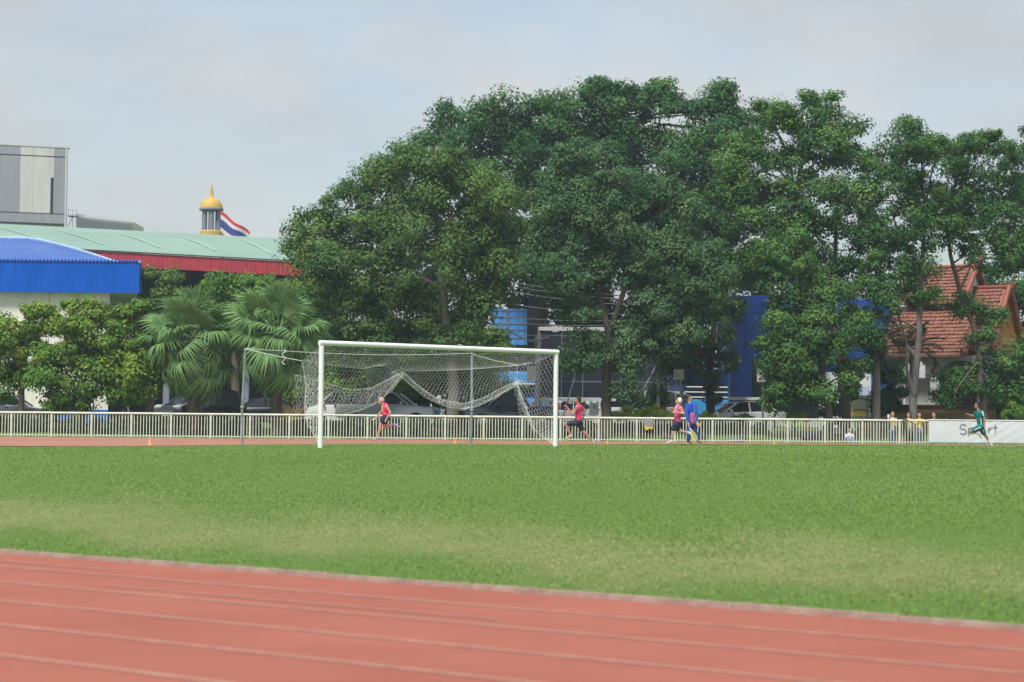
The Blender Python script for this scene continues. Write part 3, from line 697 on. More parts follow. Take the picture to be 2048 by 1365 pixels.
m = MB(); m.tube([(0, 0, -0.3), (0, 0, ztop_ + 0.25)], 0.05, 8); m.build('pole', M['galv'], flag)
FC = {'stripe_red': mat('flag_red', (0.55, 0.05, 0.07), 0.7, 0.08), 'stripe_white': mat('flag_white', (0.62, 0.64, 0.66), 0.7, 0.05), 'stripe_blue': mat('flag_blue', (0.05, 0.06, 0.26), 0.7, 0.1)}
def fpt(u, v):
    return (wf * u * 0.98, 0.25 * math.sin(u * 8 + v) * u, ztop_ - hf * v * (1 - 0.25 * u) - 1.9 * u ** 1.05 + 0.10 * math.sin(u * 9 + v * 2))
for nm, v0, v1 in (('stripe_red', 0, 1 / 6), ('stripe_white', 1 / 6, 2 / 6), ('stripe_blue', 2 / 6, 4 / 6), ('stripe_white', 4 / 6, 5 / 6), ('stripe_red', 5 / 6, 1)):
    m = MB()
    for i in range(16):
        for j in range(2):
            va, vb = v0 + (v1 - v0) * j / 2, v0 + (v1 - v0) * (j + 1) / 2
            m.quad(fpt(i / 16, va), fpt((i + 1) / 16, va), fpt((i + 1) / 16, vb), fpt(i / 16, vb))
    o = m.build(nm, FC[nm], flag, True)

# --- light blue sheeted shed seen through the trees
Ys = 116.0; base = GP(1015, Ys); b = loc_fn(base)
shed = empty('blue_sheet_wall', base, 'bright sky blue sheet wall with dark grid frame behind the trees', 'wall')
x0, x1 = b(982, 650, Ys).x, b(1054, 650, Ys).x; z0, z1 = b(1015, 690, Ys).z, b(1015, 618, Ys).z
m = MB(); m.box(((x0 + x1) / 2, 0, (z0 + z1) / 2), (x1 - x0, 0.1, z1 - z0)); m.build('sheet', M['sky_blue'], shed)
m = MB(); m.box(((x0 + x1) / 2, 0.02, z0 / 2 - 0.2), (x1 - x0, 0.2, z0 + 0.4)); m.build('dark_base', M['dark'], shed)
for px in (986, 1003, 1013, 1017, 1034, 1049):
    x = b(px, 650, Ys).x; m = MB(); m.box((x, -0.09, (z0 + z1) / 2), (0.07, 0.06, z1 - z0 - 0.02)); m.build('mullion', M['frame'], shed)
for py in (622, 634, 648, 660, 676):
    z = b(1015, py, Ys).z; m = MB(); m.box(((x0 + x1) / 2, -0.075, z), (x1 - x0, 0.04, 0.045)); m.build('rail', M['frame'], shed)

# --- deep blue clad building
Yd = 126.0; base = GP(1600, Yd); b = loc_fn(base)
blue = empty('blue_clad_building', base, 'deep blue panel clad building partly hidden by trees beside the pavilion', 'building')
def bpan(name, px0, px1, py0, py1, y, d, mt):
    p = b(px0, py1, Yd); q = b(px1, py0, Yd); m = MB(); m.box(((p.x + q.x) / 2, y + d / 2, (p.z + q.z) / 2), (q.x - p.x, d, q.z - p.z)); return m.build(name, mt, blue)
M['blue_joint'] = mat('blue_joint', (0.03, 0.11, 0.40), 0.6, 0.05); bpan('core', 1460.3, 1641.5, 592.5, 840, 0.2, 8, M['blue_joint']); bpan('tower', 1590, 1641, 537, 592, 0.2, 4, M['blue_joint']); bpan('wing', 1643, 1785.5, 601, 840, 0.2, 8, M['blue_joint'])
cols_ = [1460, 1490, 1523, 1556, 1589, 1622]
rows_ = [592, 625, 658, 691, 722]
for i in range(len(cols_) - 1):
    for j in range(len(rows_) - 1): bpan('panel', cols_[i], cols_[i + 1] - 0.7, rows_[j], rows_[j + 1] - 0.7, 0.0, 0.25, M['deep_blue'])
for a, c_ in ((1460, 1468), (1468.7, 1504)):
    for j, (p, q) in enumerate(((722, 760), (760.6, 806), (806.6, 838))): bpan('panel', a, c_, p, q, 0.0, 0.25, M['deep_blue'])
for a, c_ in ((1589.7, 1615), (1615.7, 1642)):
    bpan('panel', a, c_, 536, 591, 0.02, 0.25, M['deep_blue'])
for a in range(1642, 1786, 36):
    for p in (600, 636, 672, 708): bpan('panel', a + 0.4, min(a + 35.6, 1786), p, p + 35.4, 0.02, 0.25, M['deep_blue'])
bpan('recess_shade_sheet', 1505, 1640, 724, 838, 0.05, 0.1, M['dark'])  # flat dark sheet, the shade of a recess painted in
bpan('red_mark', 1467, 1480, 709, 712.5, -0.02, 0.03, M['red_sheet'])
m = MB(); p = b(1608, 544, Yd); m.lathe((p.x, -0.1, p.z), [(0.16, 0), (0.18, 0.05), (0.08, 0.12)], 10); m.build('yellow_lamp', M['gold'], blue)
m = MB(); p = b(1617, 536, Yd); m.tube([(p.x, -0.1, p.z - 0.5), (p.x, -0.1, p.z)], 0.03, 6); m.build('conduit', M['white_paint'], blue)

# --- rear of a large black stage screen
Yl = 97.0; base = GP(1210, Yl); b = loc_fn(base)
scr = empty('stage_screen', base, 'large black stage screen on a steel frame with a white top beam', 'screen')
x0, x1 = b(1081, 700, Yl).x, b(1336, 700, Yl).x; zt, zb = b(1200, 664, Yl).z, b(1200, 797, Yl).z
NC, NR = 6, 4; cw = (x1 - x0) / NC; rh = (zt - zb) / NR
pmx = MB(); pmx.box((0, 0, 0), (cw - 0.05, 0.18, rh - 0.05)); pmex = pmx.mesh('screen_panel', M['board'], bevel=0.01)
for i in range(NC):
    for j in range(NR): link('panel', pmex, scr, (x0 + cw * (i + 0.5), 0, zb + rh * (j + 0.5)))
for i in range(NC + 1):
    m = MB(); m.box((x0 + cw * i, -0.03, (zt + zb) / 2), (0.04, 0.10, zt - zb)); m.build('frame_upright', M['frame'], scr)
for j in range(1, NR):
    m = MB(); m.box(((x0 + x1) / 2, -0.02, zb + rh * j), (x1 - x0, 0.10, 0.035)); m.build('frame_rail', M['frame'], scr)
m = MB(); m.box(((x0 + x1) / 2 - 0.0, 0, zt + 0.13), (x1 - x0 + 0.2, 0.3, 0.20)); m.build('top_beam', M['white_wall'], scr)
m = MB(); m.box(((x0 + x1) / 2, 0, zb - 0.08), (x1 - x0, 0.3, 0.14)); m.build('bottom_beam', M['white_wall'], scr)
for x in (x0 + 0.05, x0 + 2.3, x0 + 4.5, x1 - 0.05):
    m = MB(); m.tube([(x, 0.16, -0.1), (x, 0.16, zb)], 0.06, 8); m.build('leg', M['galv'], scr)
m = MB(); q = b(1082, 750, Yl); m.tube([(q.x - 0.12, 0.0, -0.1), (q.x - 0.12, 0.0, zt + 0.2)], 0.075, 8); m.build('mast', M['galv'], scr)
for pa, pb_ in (((1163, 709), (1119, 836)), ((1312, 733), (1243, 836))):
    m = MB(); a = b(pa[0], pa[1], Yl - 1.0); c_ = b(pb_[0], pb_[1], Yl - 2.6); c_.z = 0.0; m.tube([a, c_], 0.035, 8); m.build('brace', M['frame'], scr)

# --- small white house behind the trees on the right, with an awning
Yw = 112.0; base = GP(1720, Yw); b = loc_fn(base)
wh = empty('white_house', base, 'small white rendered house with dark awning and orange ledge', 'building')
p, q = b(1660, 835, Yw), b(1742, 745, Yw); m = MB(); m.box(((p.x + q.x) / 2, 2, q.z / 2 - 0.2), (q.x - p.x, 4, q.z + 0.4)); m.build('wall', M['white_wall'], wh)
p, q = b(1700, 792, Yw - 1.3), b(1737, 774, Yw); m = MB(); m.prism([(p.x, -1.3, p.z), (q.x, -1.3, p.z + 0.0), (q.x, 0, q.z), (p.x, 0, q.z - 0.25)], (0, 0, 0.05)); m.build('awning', M['slate'], wh)
m = MB(); p = b(1702, 830, Yw); q = b(1728, 824, Yw); m.box(((p.x + q.x) / 2, -0.3, p.z + 0.15), (q.x - p.x, 0.5, 0.4)); m.build('ledge', M['gold'], wh)
for px in (1733,):
    m = MB(); p = b(px, 800, Yw); m.box((p.x, -0.2, 1.0), (0.1, 0.1, 2.2)); m.build('awning_post', M['frame'], wh)
p, q = b(1737, 838, Yw), b(1752, 772, Yw); m = MB(); m.box(((p.x + q.x) / 2, 0.3, q.z / 2 - 0.1), (q.x - p.x, 0.5, q.z + 0.2)); m.build('blue_door', M['deep_blue'], wh)
# white boundary building behind the pavilion and pale block above the trees
Yx = 140.0; base = GP(1760, Yx); b = loc_fn(base)
pale = empty('pale_block', base, 'pale grey building showing through gaps in the trees', 'building')
p, q = b(1640, 840, Yx), b(1822, 590, Yx); m = MB(); m.box(((p.x + q.x) / 2, 3, q.z / 2 - 0.2), (q.x - p.x, 6, q.z + 0.4)); m.build('wall', M['white_wall'], pale)
m = MB(); m.box(((p.x + q.x) / 2, 2.9, q.z + 0.12), (q.x - p.x + 0.4, 6.4, 0.25)); m.build('roof_slab', M['pale_panel'], pale)

# --- Thai style pavilion
Yp = 101.0; base = GP(1905, Yp); pa = R(36)
sala = empty('thai_pavilion', base, 'red tiled Thai pavilion with stacked gables on white columns', 'pavilion', rz=-pa)
# local axes: +x along the ridge towards the visible gable, -y towards the slope we see
ez = CAMZ - base.z
def zp(py): return (841 - py) * Yp / FPX + ez
def tiles(mb_, x0, x1, prof, th=0.07, tw=0.26, tl=0.24):
    """rows of overlapping tiles on a slope given by (y, z) points from top to bottom"""
    pts = [Vector((0, y, z)) for y, z in prof]; seg = []
    L_ = [0]
    for a, c in zip(pts, pts[1:]): L_.append(L_[-1] + (c - a).length)
    def at(d):
        for i in range(len(pts) - 1):
            if d <= L_[i + 1] + 1e-6: return pts[i].lerp(pts[i + 1], (d - L_[i]) / (L_[i + 1] - L_[i]))
        return pts[-1]
    rows = int(L_[-1] / tl); nn = int((x1 - x0) / tw)
    for r_ in range(rows):
        a = at(r_ * tl); c = at(min(L_[-1], (r_ + 1.12) * tl)); d = (c - a).normalized(); up_ = Vector((1, 0, 0)).cross(d)
        if up_.z < 0: up_ = -up_
        for i in range(nn):
            xa = x0 + i * tw + (tw / 2 if r_ % 2 else 0) * 0.5; xb = xa + tw * 0.94; lift = th * random.uniform(0.8, 1.5)
            A_ = a + up_ * 0.005; C_ = c + up_ * lift; tip = c + d * 0.03 + up_ * lift
            mb_.add([(xa, A_.y, A_.z), (xb, A_.y, A_.z), (xb, C_.y, C_.z), ((xa + xb) / 2, tip.y, tip.z), (xa, C_.y, C_.z), (xa, C_.y - up_.y * lift, C_.z - up_.z * lift), ((xa + xb) / 2, tip.y - up_.y * lift, tip.z - up_.z * lift), (xb, C_.y - up_.y * lift, C_.z - up_.z * lift)],
                    [(0, 1, 2, 3, 4), (4, 3, 6, 5), (3, 2, 7, 6)])
def gable_roof(name, x0, x1, prof, mt=None):
    m = MB()
    for s in (-1, 1):
        for (y0, z0), (y1, z1) in zip(prof, prof[1:]):
            m.prism([(x0, s * y0, z0), (x1, s * y0, z0), (x1, s * y1, z1), (x0, s * y1, z1)], (0, 0, -0.12))
    o = m.build(name, M['terracotta'], sala)
    t = MB(); tiles(t, x0 + 0.03, x1 - 0.1, [(-y, z) for y, z in prof]); to = t.build('roof_tiles', M['terracotta'], o); to['kind'] = 'stuff'
    t = MB(); t.tube([(x0, 0, prof[0][1] + 0.05), (x1, 0, prof[0][1] + 0.05)], 0.11, 8); t.build('ridge_cap', M['red_wood'], o, True)
    return o
def barge(x, prof, s, w=0.26, out=0.35):
    m = MB(); pts = [(s * y, z) for y, z in prof]; y1, z1 = pts[-1]; ya, za = pts[-2]
    pts.append((y1 + (y1 - ya) / abs(y1 - ya) * out, z1 - 0.05)); pts.append((y1 + (y1 - ya) / abs(y1 - ya) * (out + 0.18), z1 + 0.22))
    m.tube([(x, y, z + 0.08) for y, z in pts], [w * 0.55] * (len(pts) - 2) + [w * 0.4, 0.03], 6); return m.build('bargeboard', M['red_wood'], sala)
upper = [(0.0, zp(534)), (0.75, zp(566)), (1.65, zp(606))]
lower = [(1.15, zp(612)), (1.7, zp(645)), (2.35, zp(680)), (3.05, zp(712))]
porch = [(0.0, zp(578)), (0.7, zp(612)), (1.35, zp(652)), (2.1, zp(700))]
gable_roof('upper_roof', -2.3, 1.35, upper)
gable_roof('lower_roof', -2.7, 1.9, lower)
gable_roof('porch_roof', 1.0, 3.15, porch)
for s in (-1, 1):
    barge(1.40, upper, s); barge(1.95, lower, s); barge(3.2, porch, s); barge(-2.35, upper, s); barge(-2.75, lower, s)
def gable(x, prof, mt, name='gable_panel'):
    m = MB(); m.prism([(x, -prof[-1][0] + 0.15, prof[-1][1] - 0.05), (x, prof[-1][0] - 0.15, prof[-1][1] - 0.05), (x, 0, prof[0][1] - 0.15)], (-0.1, 0, 0)); return m.build(name, mt, sala)
gable(1.2, upper, M['white_wall']); gable(3.0, porch, M['orange_wood']); gable(1.75, [(0, zp(612)), (3.05, zp(712))], M['red_wood'])
for x, z, y in ((3.25, zp(578), 0), (1.45, zp(534), 0)):
    m = MB(); m.tube([(x, y, z - 0.1), (x + 0.16, y, z + 0.15), (x + 0.12, y, z + 0.42), (x + 0.26, y, z + 0.72)], [0.12, 0.10, 0.07, 0.015], 8); m.build('finial', M['red_wood'], sala, True)
zpl = zp(812)
m = MB(); m.box((0.3, 0, zpl / 2 - 0.1), (6.6, 6.2, zpl + 0.1)); m.build('platform', M['tan_stone'], sala)
for k in range(4):
    m = MB(); m.box((0.1 - 0.25 * k, -3.3 - 0.28 * k, (zpl - 0.2 - 0.22 * k) / 2), (5.6, 0.34, zpl - 0.2 - 0.22 * k)); m.build('step', M['tan_stone'], sala)
m = MB(); m.box((0.3, 0, zpl + 0.01), (6.9, 6.5, 0.09)); m.build('platform_slab', M['brown_wood'], sala)
for x in (-2.2, 0.0, 2.6):
    for y in (-2.2, 2.2):
        m = MB(); h_ = zp(715) - zpl; m.box((x, y, zpl + h_ / 2), (0.46, 0.46, h_)); c_ = m.build('column', M['white_wall'], sala)
        m = MB(); m.box((x, y, zpl + h_ - 0.18), (0.62, 0.62, 0.3), taper=1.35); m.build('capital', M['white_wall'], c_)
m = MB()
for x0_, x1_ in ((-2.2, 0.0), (0.0, 2.6)):
    n_ = 10; zt_ = zp(714); zb_ = zp(740)
    pts = [(x0_, -2.2, zt_), (x1_, -2.2, zt_), (x1_, -2.2, zb_)] + [(x1_ - (x1_ - x0_) * (0.1 + 0.8 * i / n_), -2.2, zb_ + 0.45 * math.sin(math.pi * i / n_) ** 0.6) for i in range(n_ + 1)] + [(x0_, -2.2, zb_)]
    m.prism(pts, (0, 0.2, 0))
m.build('arch', M['white_wall'], sala)
m = MB(); m.box((-1.0, -1.6, zpl + 0.75), (2.0, 0.2, 1.5)); m.build('parapet', M['white_wall'], sala)
m = MB(); m.box((0.0, 1.2, (zp(700) + zpl) / 2), (3.2, 0.2, zp(700) - zpl)); m.build('rear_wall', M['brown_wood'], sala)
m = MB(); m.box((2.75, 0.1, (zp(700) + zpl) / 2), (0.2, 3.4, zp(700) - zpl)); m.build('front_wall', M['brown_wood'], sala)
for y in (-0.75, 0.05, 0.85):
    m = MB(); m.box((2.89, y, (zp(690) + zpl) / 2), (0.08, 0.74, zp(690) - zpl - 0.1)); m.build('door_leaf', M['orange_wood'], sala, bevel=0.01)
m = MB(); m.tube([(-2.2 + 0.10 * math.sin(i * 0.9), -2.50, zp(725) - 0.13 * i) for i in range(9)] , [0.10] * 8 + [0.02], 8); m.build('bracket', M['red_wood'], sala, True)
m = MB(); m.tube([(0.0 + 0.10 * math.sin(i * 0.9), -2.50, zp(725) - 0.10 * i) for i in range(8)] , [0.08] * 7 + [0.02], 8); m.build('bracket', M['red_wood'], sala, True)
# curved tan retaining wall in front of the pavilion
bw = GP(1800, 93.5)
m = MB()
pr = [(-2.2, 0.0), (-2.0, 0.25), (-1.2, 0.62), (-0.4, 0.86), (0.4, 0.95), (4.6, 0.95), (4.6, -0.3), (-2.2, -0.3)]
m.prism([(x, 0, z) for x, z in pr], (0, 0.4, 0))
o = m.build('retaining_wall', M['tan_stone'], None, loc=bw); tag(o, 'low tan wall with a sloping end in front of the pavilion', 'wall')
# ------------------------------------------------------------------ foliage
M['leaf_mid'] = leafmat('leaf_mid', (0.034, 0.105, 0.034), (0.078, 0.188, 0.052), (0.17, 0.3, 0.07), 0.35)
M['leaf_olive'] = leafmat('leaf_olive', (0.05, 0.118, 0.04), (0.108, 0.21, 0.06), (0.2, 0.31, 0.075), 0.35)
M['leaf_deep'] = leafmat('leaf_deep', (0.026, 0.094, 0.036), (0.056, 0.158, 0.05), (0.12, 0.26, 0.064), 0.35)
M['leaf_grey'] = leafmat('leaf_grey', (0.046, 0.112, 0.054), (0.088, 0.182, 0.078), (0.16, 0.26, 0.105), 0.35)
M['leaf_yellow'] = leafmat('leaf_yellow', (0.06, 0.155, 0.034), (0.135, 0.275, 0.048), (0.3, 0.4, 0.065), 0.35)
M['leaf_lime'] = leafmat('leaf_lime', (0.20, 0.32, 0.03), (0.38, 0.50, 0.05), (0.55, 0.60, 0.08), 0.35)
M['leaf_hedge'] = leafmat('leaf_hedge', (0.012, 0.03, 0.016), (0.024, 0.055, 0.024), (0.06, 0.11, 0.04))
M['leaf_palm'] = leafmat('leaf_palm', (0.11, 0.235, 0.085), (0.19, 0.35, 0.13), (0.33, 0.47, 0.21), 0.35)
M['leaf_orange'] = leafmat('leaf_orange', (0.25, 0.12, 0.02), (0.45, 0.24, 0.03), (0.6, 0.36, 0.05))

def leaf_cloud(centres, radii, per_clump, clump_r, leaf, seed, flat=0.8, fill=0.55, droop=0.25, tone=0.45, spread=0.16, density=1.0):
    """leaf-sized faces gathered into clumps that sit on the lobes of a crown"""
    rg = np.random.default_rng(seed); PV = []; PT = []
    for c, r in zip(centres, radii):
        clump_r0 = clump_r * (1.45 if r > 1.3 * clump_r else 0.9); nc = max(5, int(density * 8.4 * (r / clump_r0) ** 2))
        d = rg.normal(size=(nc, 3)); d /= np.linalg.norm(d, axis=1, keepdims=True)
        d[:, 2] = np.where((d[:, 2] < -0.3) & (rg.random(nc) < 0.5), -d[:, 2], d[:, 2])
        rad = r * (fill + (1.06 - fill) * rg.random(nc) ** 0.6)
        rad *= np.where(rg.random(nc) < 0.12, rg.uniform(1.1, 1.3, nc), 1.0)
        cc = np.array(c)[None, :] + d * rad[:, None] * np.array([1, 1, flat])
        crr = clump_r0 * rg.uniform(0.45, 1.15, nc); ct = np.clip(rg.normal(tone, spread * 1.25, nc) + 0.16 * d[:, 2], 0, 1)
        k = int(per_clump * 1.35 * (clump_r0 / clump_r) ** 2 * 1.5); e = rg.normal(size=(nc, k, 3)); e /= np.linalg.norm(e, axis=2, keepdims=True)
        pos = cc[:, None, :] + e * (crr[:, None] * rg.random((nc, k)) ** 0.38)[:, :, None] * np.array([1, 1, 0.72])
        nrm = e * 0.85 + d[:, None, :] * 0.25 + rg.normal(size=(nc, k, 3)) * 0.32 + np.array([0, 0, 0.40])
        PV.append(np.concatenate([pos.reshape(-1, 3), nrm.reshape(-1, 3)], 1)); PT.append(np.clip(np.repeat(ct, k) + rg.normal(0, 0.06, nc * k), 0, 1))
    A = np.concatenate(PV); T = np.concatenate(PT); n = len(A); P = A[:, :3]; Nn = A[:, 3:]; Nn /= np.linalg.norm(Nn, axis=1, keepdims=True)
    rv = rg.normal(size=(n, 3)); rv[:, 2] -= droop * 2; ax = np.cross(Nn, np.cross(rv, Nn)); ax /= np.linalg.norm(ax, axis=1, keepdims=True) + 1e-9
    sd_ = np.cross(Nn, ax); L_ = (leaf * 0.80 * rg.uniform(0.7, 1.35, n))[:, None]
    w = L_ * 0.34
    V = np.stack([P - ax * L_ * 0.5, P + sd_ * w - Nn * w * 0.25, P + ax * L_ * 0.5 - Nn * L_ * 0.08, P - sd_ * w - Nn * w * 0.25], 1).reshape(-1, 3)
    F = np.arange(n * 4).reshape(-1, 4)
    return V, F, np.repeat(T, 4)

def tree(name, label, Y, trunk, lobes, leafm, group=None, bark='bark', clump=0.62, leaf=0.19, per=46, trunk_r=0.3, density=1.0, tone=0.45, spread=0.16, depth=0.85, limbs=True, droop=0.25, cat='tree', fill=0.55, seed=0, extra=()):
    """trunk: photo points from the ground up; lobes: (px, py, radius in px) at distance Y"""
    rg = random.Random(seed + int(Y * 7)); mpp = Y / FPX
    bp = GP(trunk[0][0], Y); root = empty(name, bp, label, cat, group); b = loc_fn(bp)
    tp_ = [b(x, y, Y) for x, y in trunk]; tp_[0] = Vector((tp_[0].x, 0, -0.25))
    for i in range(1, len(tp_)): tp_[i].y = 0.15 * math.sin(i * 1.7)
    m = MB()
    path = []
    for a, c in zip(tp_, tp_[1:]):
        for k in range(4): path.append(a.lerp(c, k / 4) + Vector((rg.gauss(0, 0.02), rg.gauss(0, 0.02), 0)))
    path.append(tp_[-1]); n = len(path)
    m.tube(path, [trunk_r * (1.25 if i == 0 else 1.0) * (1 - 0.62 * i / (n - 1)) for i in range(n)], 10)
    cs, rs = [], []
    for (px, py, r) in lobes:
        p = b(px, py, Y); rr_ = r * mpp; p.y = rg.uniform(-1, 1) * rr_ * depth * 0.9; cs.append(p); rs.append(rr_)
        if limbs:
            cand = min(path[n // 4:], key=lambda q: (q - p).length + (2.0 if q.z > p.z - 0.3 else 0) + abs(q.z - p.z) * 0.3)
            mid = cand.lerp(p, 0.5) + Vector((rg.gauss(0, 0.15), rg.gauss(0, 0.15), 0.12 * (p - cand).length))
            r0 = min(trunk_r * 0.4, 0.03 + 0.010 * (p - cand).length)
            m.tube([cand, cand.lerp(mid, 0.5) + Vector((0, 0, 0.1)), mid, p, p + (p - mid).normalized() * min(0.5 * rr_, (p - mid).length * 0.5)], [r0, r0 * 0.85, r0 * 0.65, r0 * 0.4, 0.012], 6)
            for _ in range(4):
                dv = Vector((rg.gauss(0, 1), rg.gauss(0, 1), rg.gauss(0.3, 0.8))).normalized() * rr_ * 0.9
                m.tube([p, p + dv * 0.5 + Vector((0, 0, 0.1)), p + dv], [r0 * 0.4, r0 * 0.25, 0.008], 5)
    for p, rr_ in list(zip(cs, rs)):
        for _ in range(2 if len(lobes) > 12 else 1):
            dv = Vector((rg.gauss(0, 1), rg.gauss(0, 0.7), rg.gauss(0.45, 0.7))).normalized(); cs.append(p + dv * rr_ * rg.uniform(0.95, 1.2)); rs.append(rr_ * rg.uniform(0.26, 0.44))
    for pts, r in extra:
        q = [b(x, y, Y) + Vector((0, dy_, 0)) for x, y, dy_ in pts]; m.tube(q, [r * (1 - 0.55 * i / (len(q) - 1)) for i in range(len(q))], 8)
    m.build('trunk', M[bark], root, True)
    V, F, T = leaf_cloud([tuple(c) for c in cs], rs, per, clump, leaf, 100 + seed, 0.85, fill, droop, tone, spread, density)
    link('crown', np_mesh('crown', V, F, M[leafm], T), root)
    return root

G1 = 'tall trees behind the fence'
tree('fig_tree', 'huge dark green spreading tree towering behind all the others', 118, [(1085, 840), (1070, 690), (1080, 520), (1120, 380), (1180, 300)],
     [(818, 350, 50), (868, 310, 54), (928, 268, 54), (1000, 240, 50), (1060, 243, 47), (1120, 232, 44), (1182, 215, 40), (1188, 188, 30), (1235, 195, 28), (1330, 182, 24), (1455, 195, 24), (1232, 235, 44), (1295, 225, 42), (1328, 205, 28), (1385, 230, 42), (1442, 225, 42), (1472, 265, 48), (1010, 320, 90), (1110, 320, 90), (1220, 320, 95), (1330, 320, 90), (1420, 330, 85), (930, 400, 95), (1060, 430, 95), (1300, 430, 100), (1400, 450, 90), (1180, 430, 90), (1470, 420, 70), (1330, 540, 80), (1388, 560, 66), (1432, 545, 44), (1000, 520, 70), (1110, 545, 60)],
     'leaf_deep', G1, 'bark_dark', clump=0.95, leaf=0.27, per=44, trunk_r=0.8, density=1.0, seed=1, tone=0.42, spread=0.2,
     extra=[([(1050, 840, 0.5), (1058, 700, 0.5), (1050, 580, 0.3)], 0.25), ([(1105, 840, -0.6), (1092, 690, -0.5), (1088, 560, 0)], 0.22), ([(1010, 840, 0.6), (1030, 700, 0.5), (1040, 560, 0.2)], 0.2)])
tree('broad_tree', 'broad olive green tree with a thick grey trunk behind the goal', 91, [(906, 880), (906, 760), (900, 690), (885, 600), (880, 500), (870, 400)],
     [(605, 500, 36), (640, 470, 48), (690, 420, 52), (735, 370, 48), (790, 345, 42), (850, 342, 42), (905, 345, 44), (960, 380, 44), (1000, 425, 48), (1020, 480, 50), (900, 420, 70), (810, 420, 75), (730, 470, 75), (660, 545, 62), (750, 560, 75), (850, 520, 80), (940, 500, 72), (1000, 545, 55), (900, 600, 72), (800, 620, 70), (710, 630, 60), (650, 600, 45), (970, 610, 50), (840, 680, 50), (760, 690, 45), (920, 675, 42), (690, 690, 40)],
     'leaf_olive', G1, 'bark_grey', clump=0.66, leaf=0.185, per=44, trunk_r=0.34, seed=2, tone=0.40, spread=0.17)
tree('rain_tree', 'grey-green tree with a tall forked trunk beside the stage screen', 88, [(1213, 884), (1213, 800), (1214, 720), (1218, 665)],
     [(1085, 430, 46), (1120, 365, 40), (1135, 320, 28), (1165, 400, 48), (1200, 335, 34), (1205, 300, 20), (1235, 380, 46), (1285, 400, 42), (1330, 405, 38), (1372, 440, 40), (1300, 460, 62), (1200, 470, 62), (1120, 480, 56), (1085, 530, 50), (1160, 560, 58), (1250, 545, 60), (1340, 520, 60), (1400, 530, 48), (1440, 570, 36), (1360, 600, 55), (1290, 620, 52), (1420, 630, 42), (1150, 630, 34), (1300, 690, 48), (1160, 690, 38), (1145, 735, 26), (1180, 715, 30), (1265, 740, 36), (1330, 660, 40), (1375, 680, 34), (1250, 690, 34), (1255, 785, 26)],
     'leaf_grey', G1, 'bark_mid', clump=0.58, leaf=0.18, per=42, trunk_r=0.30, seed=3, tone=0.42, limbs=False,
     extra=[([(1218, 670, 0), (1202, 600, 0.2), (1188, 520, 0.2), (1178, 440, 0.1)], 0.17), ([(1218, 670, 0), (1238, 610, -0.2), (1262, 540, -0.2), (1268, 480, -0.2)], 0.16), ([(1238, 610, -0.2), (1290, 580, -0.6), (1320, 545, -0.9)], 0.06), ([(1262, 540, -0.3), (1310, 530, -1.3), (1345, 512, -1.6)], 0.045), ([(1214, 720, 0), (1180, 700, -0.5), (1155, 690, -0.8)], 0.05), ([(1214, 740, 0), (1250, 730, -0.5), (1280, 715, -0.7)], 0.05), ([(1202, 600, 0.2), (1150, 570, 0), (1105, 520, 0)], 0.07)])
tree('tall_tree', 'tall airy tree with a leaning trunk in front of the blue building', 92, [(1690, 884), (1690, 800), (1685, 720), (1662, 630), (1640, 570), (1615, 480), (1590, 380)],
     [(1460, 345, 40), (1500, 300, 44), (1545, 250, 44), (1530, 225, 22), (1600, 250, 46), (1650, 232, 38), (1690, 270, 44), (1715, 320, 36), (1640, 310, 56), (1570, 330, 58), (1490, 390, 50), (1450, 380, 30), (1555, 410, 58), (1640, 400, 56), (1700, 390, 42), (1500, 460, 48), (1580, 480, 48), (1660, 470, 46), (1720, 460, 30), (1470, 520, 36), (1705, 540, 34), (1530, 520, 36), (1650, 545, 34), (1690, 580, 30), (1735, 500, 30), (1500, 548, 32)],
     'leaf_mid', G1, 'bark', clump=0.60, leaf=0.18, per=40, trunk_r=0.34, seed=4, tone=0.46, density=0.92,
     extra=[([(1662, 630, 0), (1672, 560, 0.3), (1675, 470, 0.5), (1680, 390, 0.6)], 0.15), ([(1640, 570, 0), (1570, 510, -0.4), (1500, 440, -0.6)], 0.13)])
tree('bushy_tree', 'low bushy bright green tree hiding the foot of the blue building', 89, [(1662, 884), (1655, 800), (1640, 700), (1610, 620)],
     [(1538, 520, 34), (1570, 508, 38), (1600, 540, 36), (1560, 560, 32), (1600, 600, 32), (1650, 610, 40), (1690, 640, 40), (1640, 660, 52), (1580, 660, 50), (1556, 655, 30), (1540, 695, 24), (1566, 720, 44), (1620, 730, 54), (1680, 710, 48), (1720, 670, 30), (1710, 750, 34), (1556, 765, 30), (1590, 790, 40), (1640, 790, 34), (1545, 805, 22)],
     'leaf_mid', G1, 'bark', clump=0.55, leaf=0.18, per=44, trunk_r=0.2, seed=5, tone=0.48, spread=0.2)
tree('slender_tree', 'slender tree with twin grey stems standing before the pavilion', 90, [(1826, 884), (1828, 800), (1833, 720), (1838, 640), (1845, 540), (1850, 430)],
     [(1765, 320, 36), (1800, 285, 40), (1835, 270, 36), (1875, 300, 26), (1840, 330, 44), (1790, 370, 46), (1745, 400, 32), (1850, 390, 46), (1800, 440, 50), (1760, 470, 40), (1850, 460, 48), (1890, 430, 30), (1785, 520, 42), (1840, 530, 38), (1745, 540, 30), (1830, 590, 28), (1855, 600, 20), (1760, 600, 34), (1735, 580, 30), (1790, 570, 30), (1730, 640, 26)],
     'leaf_mid', G1, 'bark_grey', clump=0.56, leaf=0.175, per=36, trunk_r=0.22, seed=6, tone=0.42, density=0.85,
     extra=[([(1835, 720, 0), (1815, 690, 0.1), (1800, 640, 0.1), (1790, 570, 0.2)], 0.09), ([(1828, 790, 0), (1812, 740, -0.2), (1812, 690, -0.2)], 0.12), ([(1845, 540, 0), (1800, 470, 0.3), (1785, 420, 0.3)], 0.08)])
